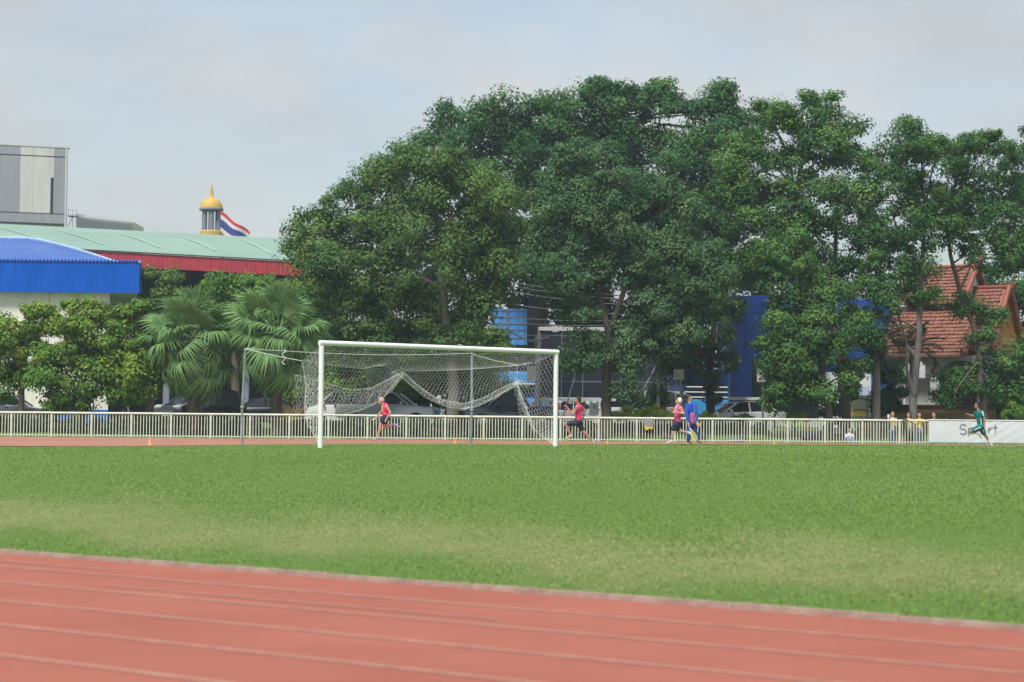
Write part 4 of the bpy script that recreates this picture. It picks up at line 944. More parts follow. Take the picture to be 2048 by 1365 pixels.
tree('leaning_tree', 'leaning tree crossing in front of the pavilion roof with low leafy boughs', 92, [(1972, 884), (1966, 800), (1960, 720), (1945, 650), (1920, 580), (1902, 510), (1890, 430)],
     [(1905, 330, 32), (1935, 310, 34), (1955, 285, 26), (1985, 310, 36), (1940, 370, 44), (1995, 380, 44), (1905, 400, 38), (1960, 440, 50), (2020, 450, 46), (1915, 470, 40), (1990, 510, 46), (2040, 520, 40), (1945, 620, 30), (1975, 645, 30), (1955, 690, 24), (1905, 760, 26), (1930, 775, 34), (1965, 760, 32), (2000, 745, 40), (2030, 720, 38), (1885, 800, 20), (2030, 780, 40)],
     'leaf_mid', G1, 'bark', clump=0.56, leaf=0.18, per=38, trunk_r=0.2, seed=7, tone=0.40, density=0.9,
     extra=[([(1920, 580, 0), (1935, 550, 0.1), (1948, 520, 0.2)], 0.06), ([(1960, 720, 0), (1930, 745, -0.8), (1895, 790, -1.2)], 0.05)])
tree('edge_tree', 'dense tree standing behind the pavilion gable', 109, [(2085, 850), (2080, 700), (2070, 560), (2065, 420)],
     [(2050, 330, 36), (2075, 290, 30), (2055, 400, 46), (2100, 380, 60), (2040, 500, 44), (2090, 500, 60), (2030, 590, 42), (2080, 600, 56), (2050, 680, 44), (2095, 700, 56), (2050, 780, 44), (2020, 800, 30), (1990, 600, 40), (1985, 540, 40)],
     'leaf_deep', G1, 'bark_dark', clump=0.7, leaf=0.22, per=42, trunk_r=0.3, seed=8, tone=0.45)
tree('ivy_tree', 'small dark trunked tree wrapped in creeper beside the blue bus', 93, [(1421, 870), (1420, 760), (1424, 690), (1430, 610)],
     [(1385, 640, 30), (1415, 600, 34), (1455, 620, 28), (1440, 680, 24), (1458, 725, 22), (1395, 690, 28), (1355, 715, 30), (1335, 745, 22), (1375, 750, 24), (1420, 760, 20), (1425, 800, 14)],
     'leaf_grey', G1, 'bark_dark', clump=0.5, leaf=0.18, per=44, trunk_r=0.26, seed=9, tone=0.40)
G0 = 'dark trees far behind the goal'
for i_, (lab_, tr_, lb_) in enumerate((
  ('dark background tree behind the left half of the goal', 690, [(640, 640, 60), (700, 600, 70), (660, 720, 70), (740, 690, 70), (690, 790, 60), (760, 780, 60), (620, 780, 50)]),
  ('dark background tree behind the thick goal mouth trunk', 850, [(800, 600, 70), (880, 600, 70), (820, 700, 70), (900, 690, 70), (840, 780, 60), (920, 780, 60), (960, 640, 50), (1010, 590, 50), (1070, 610, 55), (1050, 690, 50), (1000, 760, 50), (1090, 740, 45), (945, 805, 45), (990, 812, 42)]),
  ('dark background tree filling the gap above the stage screen', 1210, [(1120, 590, 60), (1190, 560, 70), (1260, 590, 70), (1160, 660, 60), (1240, 680, 60), (1300, 650, 60), (1110, 650, 45)]),
  ('dark background tree between the stage screen and the blue building', 1390, [(1340, 600, 60), (1385, 560, 64), (1395, 620, 48), (1380, 680, 55), (1350, 740, 60), (1400, 740, 45)]))):
    tree('background_tree', lab_, 122 + i_, [(tr_, 845), (tr_, 760), (tr_ + 4, 660)], lb_, 'leaf_deep', G0, 'bark_dark', clump=1.1, leaf=0.36, per=40, trunk_r=0.35, seed=50 + i_, tone=0.3, density=0.55)
tree('background_tree', 'dark background tree rising behind the blue building', 142, [(1530, 845), (1530, 700), (1530, 600)], [(1470, 560, 44), (1520, 548, 46), (1575, 560, 44), (1500, 600, 40), (1560, 600, 40)], 'leaf_deep', G0, 'bark_dark', clump=1.1, leaf=0.36, per=40, trunk_r=0.35, seed=90, tone=0.3, density=0.6)
for i_, (lab_, tr_, lb_) in enumerate((
  ('dark background tree beyond the pavilion', 2190, [(2150, 420, 80), (2230, 400, 90), (2170, 540, 90), (2260, 560, 90), (2180, 680, 80), (2260, 720, 80), (2150, 780, 60)]),
  ('dark background tree beyond the blue roofed hall', -170, [(-160, 560, 90), (-240, 600, 90), (-180, 680, 80), (-260, 720, 80), (-150, 760, 60)]))):
    tree('background_tree', lab_, 118 + i_, [(tr_, 845), (tr_, 760), (tr_ + 4, 660)], lb_, 'leaf_deep', G0, 'bark_dark', clump=1.2, leaf=0.42, per=40, trunk_r=0.35, seed=80 + i_, tone=0.35, density=0.45)
G2 = 'bushy young trees left of the palms'
tree('young_tree', 'yellow-green young tree with a dark trunk next to the grey car', 87, [(41, 878), (41, 800), (44, 740)],
     [(-40, 700, 44), (5, 665, 36), (20, 720, 40), (60, 690, 38), (75, 640, 26), (40, 760, 36), (95, 720, 34), (-10, 770, 40), (85, 760, 30), (60, 625, 14)], 'leaf_yellow', G2, 'bark', clump=0.5, leaf=0.2, per=42, trunk_r=0.2, seed=11, tone=0.56, spread=0.16, density=0.8)
tree('young_tree', 'widest of the yellow-green young trees with foliage down to the fence', 86.8, [(156, 878), (157, 800), (165, 740)],
     [(120, 665, 34), (85, 630, 18), (150, 640, 28), (190, 650, 34), (200, 625, 18), (150, 700, 42), (205, 700, 38), (120, 740, 38), (180, 755, 42), (130, 795, 32), (160, 810, 26), (225, 745, 32), (110, 820, 18)], 'leaf_yellow', G2, 'bark', clump=0.5, leaf=0.2, per=44, trunk_r=0.18, seed=12, tone=0.54, spread=0.16, density=0.8)
tree('young_tree', 'young tree with bright yellow top leaves beside the first palm', 87, [(252, 878), (249, 820), (243, 760)],
     [(235, 650, 26), (260, 625, 18), (285, 615, 16), (250, 690, 36), (285, 700, 34), (225, 730, 30), (265, 745, 38), (300, 740, 30), (240, 790, 28), (290, 785, 28), (215, 790, 20)], 'leaf_yellow', G2, 'bark', clump=0.5, leaf=0.2, per=42, trunk_r=0.16, seed=13, tone=0.56, spread=0.16, density=0.8)
G3 = 'light green trees in front of the green roofed hall'
tree('hall_tree', 'light green tree by the corner of the blue roof', 109, [(300, 850), (300, 700), (310, 620)], [(305, 595, 26), (340, 560, 24), (335, 605, 34), (290, 640, 34), (350, 650, 36), (300, 555, 12)], 'leaf_olive', G3, clump=0.6, leaf=0.22, per=40, seed=14, tone=0.5)
tree('hall_tree', 'light green tree between the two palms', 109, [(470, 850), (470, 700), (470, 620)], [(420, 580, 22), (450, 580, 30), (485, 565, 24), (510, 580, 24), (470, 630, 40), (420, 640, 34), (520, 640, 34)], 'leaf_yellow', G3, clump=0.6, leaf=0.22, per=40, seed=15, tone=0.42)
tree('hall_tree', 'light green tree right behind the second palm', 109, [(600, 850), (600, 700), (600, 620)], [(548, 565, 18), (570, 590, 28), (615, 590, 28), (640, 620, 34), (600, 650, 40), (655, 670, 36), (620, 720, 40), (590, 780, 30)], 'leaf_yellow', G3, clump=0.6, leaf=0.22, per=40, seed=16, tone=0.38)
G4 = 'shrubby trees behind the goal'
tree('shrub_tree', 'yellowish shrubby tree seen through the left half of the net', 98, [(725, 850), (725, 790), (725, 740)], [(690, 690, 32), (740, 680, 28), (700, 735, 34), (755, 725, 34), (730, 770, 32), (780, 760, 28), (680, 775, 26), (790, 700, 24)], 'leaf_yellow', G4, clump=0.55, leaf=0.21, per=42, seed=17, tone=0.36)
tree('shrub_tree', 'yellowish shrubby tree seen through the right half of the net', 98, [(965, 850), (965, 790), (965, 740)], [(955, 690, 26), (995, 680, 20), (930, 720, 28), (975, 730, 34), (1000, 705, 22), (945, 765, 32), (985, 780, 28)], 'leaf_yellow', G4, clump=0.55, leaf=0.21, per=42, seed=18, tone=0.38)
tree('shrub_tree', 'dark leafy shrub behind the thick trunk in the goal mouth', 99, [(850, 850), (850, 790), (850, 740)], [(830, 740, 36), (870, 760, 34), (810, 780, 30), (880, 720, 30), (850, 800, 26)], 'leaf_mid', G4, clump=0.55, leaf=0.21, per=42, seed=19, tone=0.3)
tree('dark_shrub', 'dark green shrub between palm trunk and pavilion column', 99, [(1775, 850), (1775, 800), (1775, 770)], [(1765, 745, 22), (1785, 760, 24), (1770, 795, 24), (1790, 800, 22), (1760, 820, 16), (1730, 740, 22), (1680, 800, 22), (1665, 830, 18)], 'leaf_deep', None, clump=0.5, leaf=0.2, per=44, seed=20, tone=0.4, cat='shrub', trunk_r=0.12)
tree('dark_shrub', 'dark green shrub right of the pavilion steps', 97, [(2030, 850), (2030, 820), (2030, 800)], [(2010, 815, 20), (2035, 800, 28), (2045, 760, 30), (2060, 820, 30), (2000, 835, 14)], 'leaf_mid', None, clump=0.5, leaf=0.2, per=44, seed=21, tone=0.4, cat='shrub', trunk_r=0.1)
# clipped topiary and lime shrubs
def bush(name, label, px, Y, lobes, leafm, seed, group=None, clump=0.3, leaf=0.1, per=34, tone=0.45, cat='shrub', stem=0.05):
    return tree(name, label, Y, [(px, 850), (px, 842), (px, 836)], lobes, leafm, group, clump=clump, leaf=leaf, per=per, trunk_r=stem, seed=seed, tone=tone, limbs=True, cat=cat, fill=0.4)
bush('clipped_bush', 'clipped egg-shaped dark bush behind the runner with the headband', 1310, 93.5, [(1312, 795, 22), (1300, 810, 18), (1325, 812, 16), (1312, 778, 14), (1285, 818, 16), (1318, 825, 16)], 'leaf_mid', 31, tone=0.6, clump=0.24)
bush('lime_bush', 'lime yellow shrub at the foot of the forked trunk', 1250, 89.5, [(1235, 832, 11), (1250, 824, 12), (1266, 829, 12), (1280, 834, 10)], 'leaf_lime', 32, 'lime shrubs by the fence', clump=0.22, tone=0.42)
bush('lime_bush', 'lime yellow shrub below the clipped bush', 1310, 89.5, [(1292, 832, 10), (1306, 824, 12), (1322, 830, 10), (1338, 836, 8)], 'leaf_lime', 33, 'lime shrubs by the fence', clump=0.22, tone=0.42)
bush('lime_bush', 'small lime shrub in front of the white car', 1405, 90, [(1396, 838, 7), (1410, 836, 8), (1424, 838, 7)], 'leaf_lime', 34, 'lime shrubs by the fence', clump=0.2, tone=0.2)
bush('lime_bush', 'lime shrub near the hammock', 1590, 90, [(1580, 836, 8), (1596, 834, 9), (1612, 837, 7)], 'leaf_lime', 35, 'lime shrubs by the fence', clump=0.2, tone=0.3)
bush('low_bush', 'low dark bush hiding the white car door', 1487, 90, [(1470, 838, 7), (1484, 834, 9), (1498, 838, 7)], 'leaf_hedge', 36, clump=0.2, tone=0.6)
bush('flowering_bush', 'green bush with yellow blooms right of the teal runner', 2025, 90, [(2010, 832, 12), (2030, 826, 14), (2045, 832, 12)], 'leaf_yellow', 37, clump=0.25, tone=0.35)
# hedge along the fence
def hedge(label, pxa, pxb, Y, ytop, seed, leafm='leaf_hedge', h=0.75):
    bp = GP((pxa + pxb) / 2, Y); root = empty('hedge', bp, label, 'hedge'); b = loc_fn(bp)
    xa, xb = b(pxa, 860, Y).x, b(pxb, 860, Y).x; zt = b((pxa + pxb) / 2, ytop, Y).z; cs = []; rs = []
    rg = random.Random(seed); x = xa
    while x < xb:
        cs.append((x, rg.uniform(-0.15, 0.15), zt - 0.42 + rg.uniform(-0.05, 0.03))); rs.append(0.42); cs.append((x, rg.uniform(-0.15, 0.15), zt - 0.85)); rs.append(0.45); x += 0.42
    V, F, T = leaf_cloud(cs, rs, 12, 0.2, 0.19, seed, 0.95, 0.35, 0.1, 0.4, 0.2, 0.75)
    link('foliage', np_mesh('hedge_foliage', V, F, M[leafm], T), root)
    m = MB(); x = xa
    while x < xb: m.tube([(x, 0, -0.3), (x + rg.uniform(-0.1, 0.1), 0, zt - 0.3)], 0.02, 5); x += 0.5
    m.build('stems', M['bark_dark'], root)
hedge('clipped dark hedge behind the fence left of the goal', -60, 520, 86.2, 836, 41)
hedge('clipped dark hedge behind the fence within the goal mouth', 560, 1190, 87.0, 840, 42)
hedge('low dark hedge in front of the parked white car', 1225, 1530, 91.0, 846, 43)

# ------------------------------------------------------------------ fan palms
def fan_leaf(kind, seed):
    """petiole along +x then a round pleated blade of split fingers; kind sets how far the tips hang"""
    rg = random.Random(seed); V = []; F = []; T = []
    pl = rg.uniform(0.7, 1.25); dro = {0: 0.55, 1: 1.05, 2: 1.5}[kind] * rg.uniform(0.75, 1.25)
    def strip_(a, b, wa, wb, side):
        n = len(V); V.extend([tuple(a - side * wa), tuple(a + side * wa), tuple(b + side * wb), tuple(b - side * wb)]); F.append((n, n + 1, n + 2, n + 3)); T.extend([tt_] * 4)
    for k in range(6):
        a = Vector((pl * k / 6, 0, -0.10 * (k / 6) ** 2)); c = Vector((pl * (k + 1) / 6, 0, -0.10 * ((k + 1) / 6) ** 2)); tt_ = 0.75
        strip_(a, c, 0.022, 0.02, Vector((0, 1, 0)))
    hub = Vector((pl, 0, -0.10)); nb = 40
    for i in range(nb):
        th = R(-128 + 256 * i / (nb - 1) + rg.gauss(0, 1.5)); d = Vector((math.cos(th), math.sin(th), 0)); Lb = rg.uniform(0.78, 1.10) * (1.0 - 0.12 * abs(i / (nb - 1) - 0.5))
        side = Vector((-d.y, d.x, 0)); up_ = Vector((0, 0, 1)); tt_ = min(1, max(0, rg.gauss(0.45, 0.13)))
        prev = hub; wp = 0.008; tw = 0.35 * (1 if i % 2 else -1)
        for q in range(1, 8):
            f = q / 7; w = 0.008 + 0.038 * f / 0.5 if f < 0.5 else 0.046 * (1 - (f - 0.5) / 0.5) + 0.003
            hang = dro * max(0, f - 0.42) ** 1.6 * 1.25
            p = hub + d * (Lb * (f - 0.25 * hang * f)) + up_ * (0.10 * math.sin(math.pi * f) - hang * Lb * 0.75 + 0.05 * abs(math.sin(th)) * f) 
            s2 = (side + up_ * tw).normalized(); strip_(prev, p, wp, w, s2); prev = p; wp = w
    return np_mesh('fan_leaf', V, F, M['leaf_palm'], T)
FAN = {k: [fan_leaf(k, 60 + 5 * k + j) for j in range(5)] for k in (0, 1, 2)}
M['dead_frond'] = mat('dead_frond', (0.20, 0.15, 0.085), 0.85, 0.3, 4.0)
DEAD = []
for k_ in (0, 1):
    dm_ = FAN[2][k_].copy(); dm_.materials.clear(); dm_.materials.append(M['dead_frond']); DEAD.append(dm_)
def fan_palm(label, px, Y, crown_py, seed, n=46, scale=1.0):
    rg = random.Random(seed); bp = GP(px, Y); root = empty('fan_palm', bp, label, 'palm', 'fan palms behind the fence'); b = loc_fn(bp)
    c = b(px, crown_py, Y)
    m = MB(); k = 14; pts = [Vector((0.05 * math.sin(i), 0, -0.3 + (c.z + 0.2) * i / k)) for i in range(k + 1)]
    m.tube(pts, [0.33 if i == 0 else 0.25 + 0.05 * (i % 2) + (0.06 if i > k - 3 else 0) for i in range(k + 1)], 12); tr = m.build('trunk', M['bark'], root)
    m = MB()
    for i in range(90):           # old leaf bases and fibres below the crown
        a = rg.uniform(0, 6.28); z = c.z - rg.uniform(0, 0.9); r0 = 0.26
        m.tube([(r0 * math.cos(a), r0 * math.sin(a), z), ((r0 + 0.18) * math.cos(a), (r0 + 0.18) * math.sin(a), z + rg.uniform(-0.25, 0.22))], [0.03, 0.008], 4)
    for i in range(9):
        az = rg.uniform(0, 6.28); o = link('dead_frond', DEAD[i % 2], root); o.location = c + Vector((0.2 * math.cos(az), 0.2 * math.sin(az), -0.45 - rg.uniform(0, 0.3))); s_ = rg.uniform(0.55, 0.8); o.scale = (s_, s_, s_)
        o.rotation_euler = (Matrix.Rotation(az, 4, 'Z') @ Matrix.Rotation(R(rg.uniform(66, 84)), 4, 'Y') @ Matrix.Rotation(rg.gauss(0, 0.3), 4, 'X')).to_euler()
    fb = m.build('leaf_bases', M['bark_dark'], tr); fb['kind'] = 'stuff'
    for i in range(n):
        f = i / (n - 1); el = R(82 - 166 * f ** 0.72) + rg.gauss(0, 0.08); az = i * 2.39996 + rg.uniform(-0.25, 0.25)
        kind = 0 if f < 0.35 else (1 if f < 0.72 else 2)
        o = link('frond', FAN[kind][i % 5], root); o.location = c + Vector((0.14 * math.cos(az), 0.14 * math.sin(az), 0.1 - 0.35 * f))
        s = scale * rg.uniform(0.9, 1.12) * (1 + 0.18 * f); o.scale = (s, s, s)
        o.rotation_euler = (Matrix.Rotation(az, 4, 'Z') @ Matrix.Rotation(-el, 4, 'Y') @ Matrix.Rotation(rg.gauss(0, 0.5), 4, 'X')).to_euler()
    return root
fan_palm('fan palm standing next to the yellow-green young trees', 388, 86.0, 676, 5, 50, 1.22)
fan_palm('fan palm standing next to the left goal net corner', 553, 86.6, 664, 6, 50, 1.22)
# dry hanging frond under the second palm, and an orange one on the ground left
o = link('dry_frond', FAN[2][0].copy()); o.data.materials.clear(); o.data.materials.append(mat('dry_orange_frond', (0.38, 0.20, 0.05), 0.8, 0.3, 4.0)); o.location = W(583, 785, 86.2); o.rotation_euler = (0.3, 1.35, -0.5); o.scale = (0.75, 0.75, 0.75)
tag(o, 'dry orange-brown fan frond hanging beside the second palm trunk', 'palm frond')

# feather palm in front of the pavilion and a grey palm trunk with drooping skirt
def feather(L_, n, seed, droop=0.9):
    rg = random.Random(seed); V = []; F = []; T = []
    def pt(f): return Vector((L_ * (f - 0.12 * f * f), 0, 0.35 * L_ * f - droop * L_ * f * f * 0.62))
    for i in range(n):
        f = 0.12 + 0.88 * i / n; p = pt(f); ll = L_ * 0.34 * math.sin(math.pi * min(1, f * 0.92 + 0.06)) + 0.08
        for s in (-1, 1):
            e = p + Vector((0.45 * ll, s * ll * 0.8, -0.35 * ll * rg.uniform(0.5, 1.5))); w = 0.028; k = len(V); mid = p.lerp(e, 0.5) + Vector((0, 0, 0.05 * ll))
            V.extend([tuple(p), tuple(mid + Vector((w, 0, 0))), tuple(e), tuple(mid - Vector((w, 0, 0)))]); F.append((k, k + 1, k + 2, k + 3)); T.extend([rg.random() * 0.6 + 0.1] * 4)
    for i in range(12):
        a, c = pt(i / 12), pt((i + 1) / 12); k = len(V); V.extend([tuple(a + Vector((0, -0.02, 0))), tuple(a + Vector((0, 0.02, 0))), tuple(c + Vector((0, 0.015, 0))), tuple(c + Vector((0, -0.015, 0)))]); F.append((k, k + 1, k + 2, k + 3)); T.extend([0.7] * 4)
    return np_mesh('feather_leaf', V, F, M['leaf_palm2'], T)
M['leaf_palm2'] = leafmat('leaf_palm2', (0.03, 0.07, 0.035), (0.055, 0.105, 0.045), (0.11, 0.16, 0.05))
def feather_palm(name, label, px, Y, crown_py, L_, n, seed, els, trunk_r, tm='bark_grey'):
    bp = GP(px, Y); root = empty(name, bp, label, 'palm'); c = loc_fn(bp)(px, crown_py, Y); rg = random.Random(seed)
    m = MB(); m.tube([(0, 0, -0.3), (0.02, 0, c.z * 0.5), (0, 0, c.z)], [trunk_r * 1.15, trunk_r, trunk_r * 0.8], 12); m.build('trunk', M[tm], root, True)
    ms = [feather(L_, 34, seed + j, 0.7 + 0.5 * j) for j in range(3)]
    for i in range(n):
        f = i / (n - 1); o = link('frond', ms[min(2, int(f * 3))], root); az = i * 2.39996
        o.location = c; o.rotation_euler = (Matrix.Rotation(az, 4, 'Z') @ Matrix.Rotation(-R(els[0] + (els[1] - els[0]) * f), 4, 'Y')).to_euler()
feather_palm('feather_palm', 'small feather palm with arching fronds before the pavilion roof', 1822, 93.0, 700, 1.9, 15, 70, (65, -10), 0.10, 'bark')
feather_palm('foxtail_palm', 'palm with a smooth straight grey trunk and a dark drooping skirt of fronds', 1752, 89.5, 655, 1.9, 18, 71, (35, -75), 0.19)
# ------------------------------------------------------------------ vehicles
M['car_white'] = mat('car_white', (0.62, 0.64, 0.66), 0.3, 0.04, 1.0, coat=0.8)
M['car_silver'] = mat('car_silver', (0.40, 0.43, 0.46), 0.3, 0.05, 1.0, metal=0.35, coat=0.8)
M['car_black'] = mat('car_black', (0.012, 0.015, 0.024), 0.22, 0.1, 1.0, coat=1.0)
M['car_grey'] = mat('car_grey', (0.12, 0.14, 0.17), 0.28, 0.08, 1.0, metal=0.3, coat=0.8)
M['lamp_glass'] = mat('lamp_glass', (0.55, 0.58, 0.60), 0.12, 0.1, spec=0.6)
M['tail_red'] = mat('tail_red', (0.45, 0.01, 0.02), 0.25, 0.1)
# side profiles, nose towards -x: (x, z) of the body up to the waist line, and of the glasshouse
PROF = {
 'sedan': dict(L=4.6, W=1.76, body=[(-2.3, .32), (-2.28, .55), (-2.15, .70), (-1.2, .84), (-0.95, .90), (1.45, .97), (2.1, .98), (2.28, .90), (2.3, .45), (2.2, .30)], cab=[(-1.10, .88), (-0.35, 1.36), (0.1, 1.44), (0.7, 1.43), (1.2, 1.30), (1.75, .97)], pil=[-0.35, 0.32, 1.05], wr=.32, wx=(-1.45, 1.35)),
 'suv': dict(L=4.8, W=1.86, body=[(-2.4, .42), (-2.38, .80), (-2.25, .98), (-1.3, 1.10), (-1.05, 1.15), (2.25, 1.18), (2.36, 1.0), (2.38, .5), (2.25, .40)], cab=[(-1.2, 1.12), (-0.45, 1.70), (0.1, 1.80), (1.6, 1.79), (2.05, 1.70), (2.28, 1.17)], pil=[-0.4, 0.45, 1.35], wr=.38, wx=(-1.5, 1.45)),
 'pickup': dict(L=5.2, W=1.84, body=[(-2.6, .45), (-2.58, .85), (-2.4, 1.0), (-1.35, 1.12), (-1.1, 1.15), (0.95, 1.18), (0.97, 1.12), (2.55, 1.12), (2.6, .55), (2.45, .45)], cab=[(-1.25, 1.13), (-0.5, 1.70), (0.0, 1.78), (0.6, 1.76), (0.92, 1.17)], pil=[-0.45, 0.3], wr=.38, wx=(-1.65, 1.55)),
 'van': dict(L=4.9, W=1.85, body=[(-2.4, .35), (-2.4, .75), (-2.2, .98), (-1.7, 1.12), (2.38, 1.15), (2.42, .5), (2.3, .33)], cab=[(-1.8, 1.10), (-0.9, 1.85), (0.0, 1.95), (2.0, 1.93), (2.25, 1.8), (2.38, 1.14)], pil=[-0.6, 0.6, 1.6], wr=.34, wx=(-1.6, 1.5))}
def car(name, label, kind, px, Y, paint, face=-1, yaw=0.0, cat='car', scale=1.0, rack=False):
    pr = PROF[kind]; bp = GP(px, Y); root = empty(name, bp, label, cat, 'cars parked behind the fence', rz=yaw + (0 if face < 0 else math.pi)); root.scale = (scale,) * 3
    hw = pr['W'] / 2; pm_ = M[paint]
    def loft(prof, ws, close=True):
        m = MB(); n = len(prof); rows = []
        for (y, inset, dz) in ws:
            rows.append([(x * (1 - inset * 0.06), y, z - dz) for x, z in prof])
        vs = [p for r_ in rows for p in r_]; fs = []
        for i in range(len(rows) - 1):
            for k in range(n):
                k2 = (k + 1) % n; fs.append((i * n + k, i * n + k2, (i + 1) * n + k2, (i + 1) * n + k))
        fs.append(tuple(range(n))); fs.append(tuple(range(len(rows) * n - 1, (len(rows) - 1) * n - 1, -1))); m.add(vs, fs); return m
    loft(pr['body'], [(-hw, 1.0, .05), (-hw * .96, .35, .0), (-hw * .6, 0, -.02), (hw * .6, 0, -.02), (hw * .96, .35, 0), (hw, 1.0, .05)]).build('body', pm_, root, True)
    cab = pr['cab']; cw = hw * .93; tw = hw * .74
    def cy(z): f = (z - cab[0][1]) / (max(q[1] for q in cab) - cab[0][1]); return cw + (tw - cw) * max(0, f)
    # roof skin and pillars round the glass
    m = MB(); top = [q for q in cab if q[1] > cab[0][1] + 0.45]
    for a, c in zip(top, top[1:]):
        m.prism([(a[0], -cy(a[1]), a[1]), (c[0], -cy(c[1]), c[1]), (c[0], cy(c[1]), c[1]), (a[0], cy(a[1]), a[1])], (0, 0, 0.035))
    m.build('roof', pm_, root, True)
    for s in (-1, 1):
        for a, c in ((cab[0], cab[1]), (cab[-1], cab[-2])): m = MB(); m.bar((a[0], s * cy(a[1]), a[1]), (c[0], s * cy(c[1]), c[1] + 0.02), 0.07); m.build('pillar', pm_, root)
        for x in pr['pil'][1:]:
            zt_ = max(z for q, z in cab) - .04; m = MB(); m.bar((x, s * (cw + .004), cab[0][1]), (x - 0.05, s * (cy(zt_) + .004), zt_), 0.06, 0.05); m.build('pillar', pm_, root)
    for s in (-1, 1):
        m = MB(); m.add([(x, s * (cy(z) - .012), z - .012) for x, z in cab], [tuple(range(len(cab)))]); m.build('side_window', M['glass'], root)
    for nm, (a, c) in (('windscreen', (cab[0], cab[1])), ('rear_window', (cab[-1], cab[-2]))):
        m = MB(); m.quad((a[0], -cy(a[1]) + .03, a[1]), (a[0], cy(a[1]) - .03, a[1]), (c[0], cy(c[1]) - .03, c[1]), (c[0], -cy(c[1]) + .03, c[1])); m.build(nm, M['glass'], root)
    for x in pr['wx']:
        for s in (-1, 1):
            m = MB(); m.tube([(x, s * (hw - .2), pr['wr']), (x, s * (hw + .005), pr['wr'])], pr['wr'], 18); w_ = m.build('wheel', M['rubber'], root)
            m = MB(); m.tube([(x, s * (hw - .05), pr['wr']), (x, s * (hw + .012), pr['wr'])], pr['wr'] * .62, 14); m.build('rim', M['galv'], w_)
    fx_, fz = pr['body'][1]; rx, rz_ = pr['body'][-3]
    for s in (-1, 1):
        m = MB(); m.box((pr['body'][2][0] + .04, s * hw * .68, pr['body'][2][1] - .06), (0.30, hw * .5, 0.15), Matrix.Rotation(-0.3, 3, 'Y')); m.build('headlight', M['lamp_glass'], root, bevel=.03)
        m = MB(); m.box((rx - .03, s * hw * .8, pr['body'][-3][1] - .08), (0.14, hw * .34, 0.20)); m.build('tail_light', M['tail_red'], root, bevel=.02)
        m = MB(); m.box((cab[0][0] + .35, s * (hw + .09), cab[0][1] + .10), (0.12, 0.20, 0.15)); m.build('mirror', pm_, root, bevel=.03)
    m = MB(); m.box((fx_ + .02, 0, fz - .12), (0.06, hw * 1.0, 0.2)); gr_ = m.build('grille', M['black'], root)
    for k in range(3):
        m = MB(); m.box((fx_ - .014, 0, fz - .18 + .06 * k), (0.02, hw * .96, 0.018)); m.build('grille_bar', M['chrome'], gr_)
    m = MB(); m.box((fx_ - .01, 0, pr['body'][0][1] + .12), (0.05, 0.5, 0.13)); m.build('number_plate', M['car_white'], root)
    if rack:
        for s, x0_, mt in ((-1, -0.4, 'car_white'), (1, 0.35, 'car_white')):
            m = MB(); m.box((0.2 + 0.42 * s, -0.25, 1.60), (0.82, 0.5, 0.15)); m.build('roof_box', M[mt], root, bevel=.02)
        m = MB(); m.bar((0.35, 0.1, 1.50), (1.35, -0.55, 1.50), 0.09); m.build('red_bundle', M['tail_red'], root)
        for x in (0.0, 0.85): m = MB(); m.box((x, -0.05, 1.475), (0.06, 1.3, 0.03)); m.build('roof_bar', M['black'], root)
    return root
car('sedan', 'dark grey sedan with a red tail light by the first young tree', 'sedan', 14, 91.5, 'car_grey', 1, 0.08)
car('suv', 'dark suv nose showing a chrome grille behind the first palm', 'suv', 398, 94, 'car_black', -1, 1.0)
car('sedan', 'black sedan in the shade under the second palm', 'sedan', 520, 97, 'car_black', -1, 0.1)
car('pickup', 'silver pickup behind the goal with its bonnet pointing at the thick trunk', 'pickup', 775, 95, 'car_silver', 1, -0.15, 'pickup')
car('van', 'white van behind the left half of the net', 'van', 700, 101, 'car_white', -1, 0.1, 'van')
car('suv', 'black pickup nosed towards the thick trunk, headlight facing the goal', 'pickup', 1010, 92.5, 'car_black', -1, 0.42, 'pickup')
car('silver_car', 'silver car under the stage screen beside the hanging shirt', 'sedan', 1155, 102, 'car_silver', 1, 0.05)
car('white_car', 'white pickup under the stage screen right of the forked trunk', 'pickup', 1262, 101, 'car_white', -1, 0.1, 'pickup')
car('white_van', 'white van with a dark rear window next to the clipped bush', 'van', 1282, 97, 'car_white', -1, -0.5, 'van')
car('white_sedan', 'white sedan with long boxes and a red bundle on its roof', 'sedan', 1478, 94.5, 'car_white', -1, 0.22, 'car', rack=True)

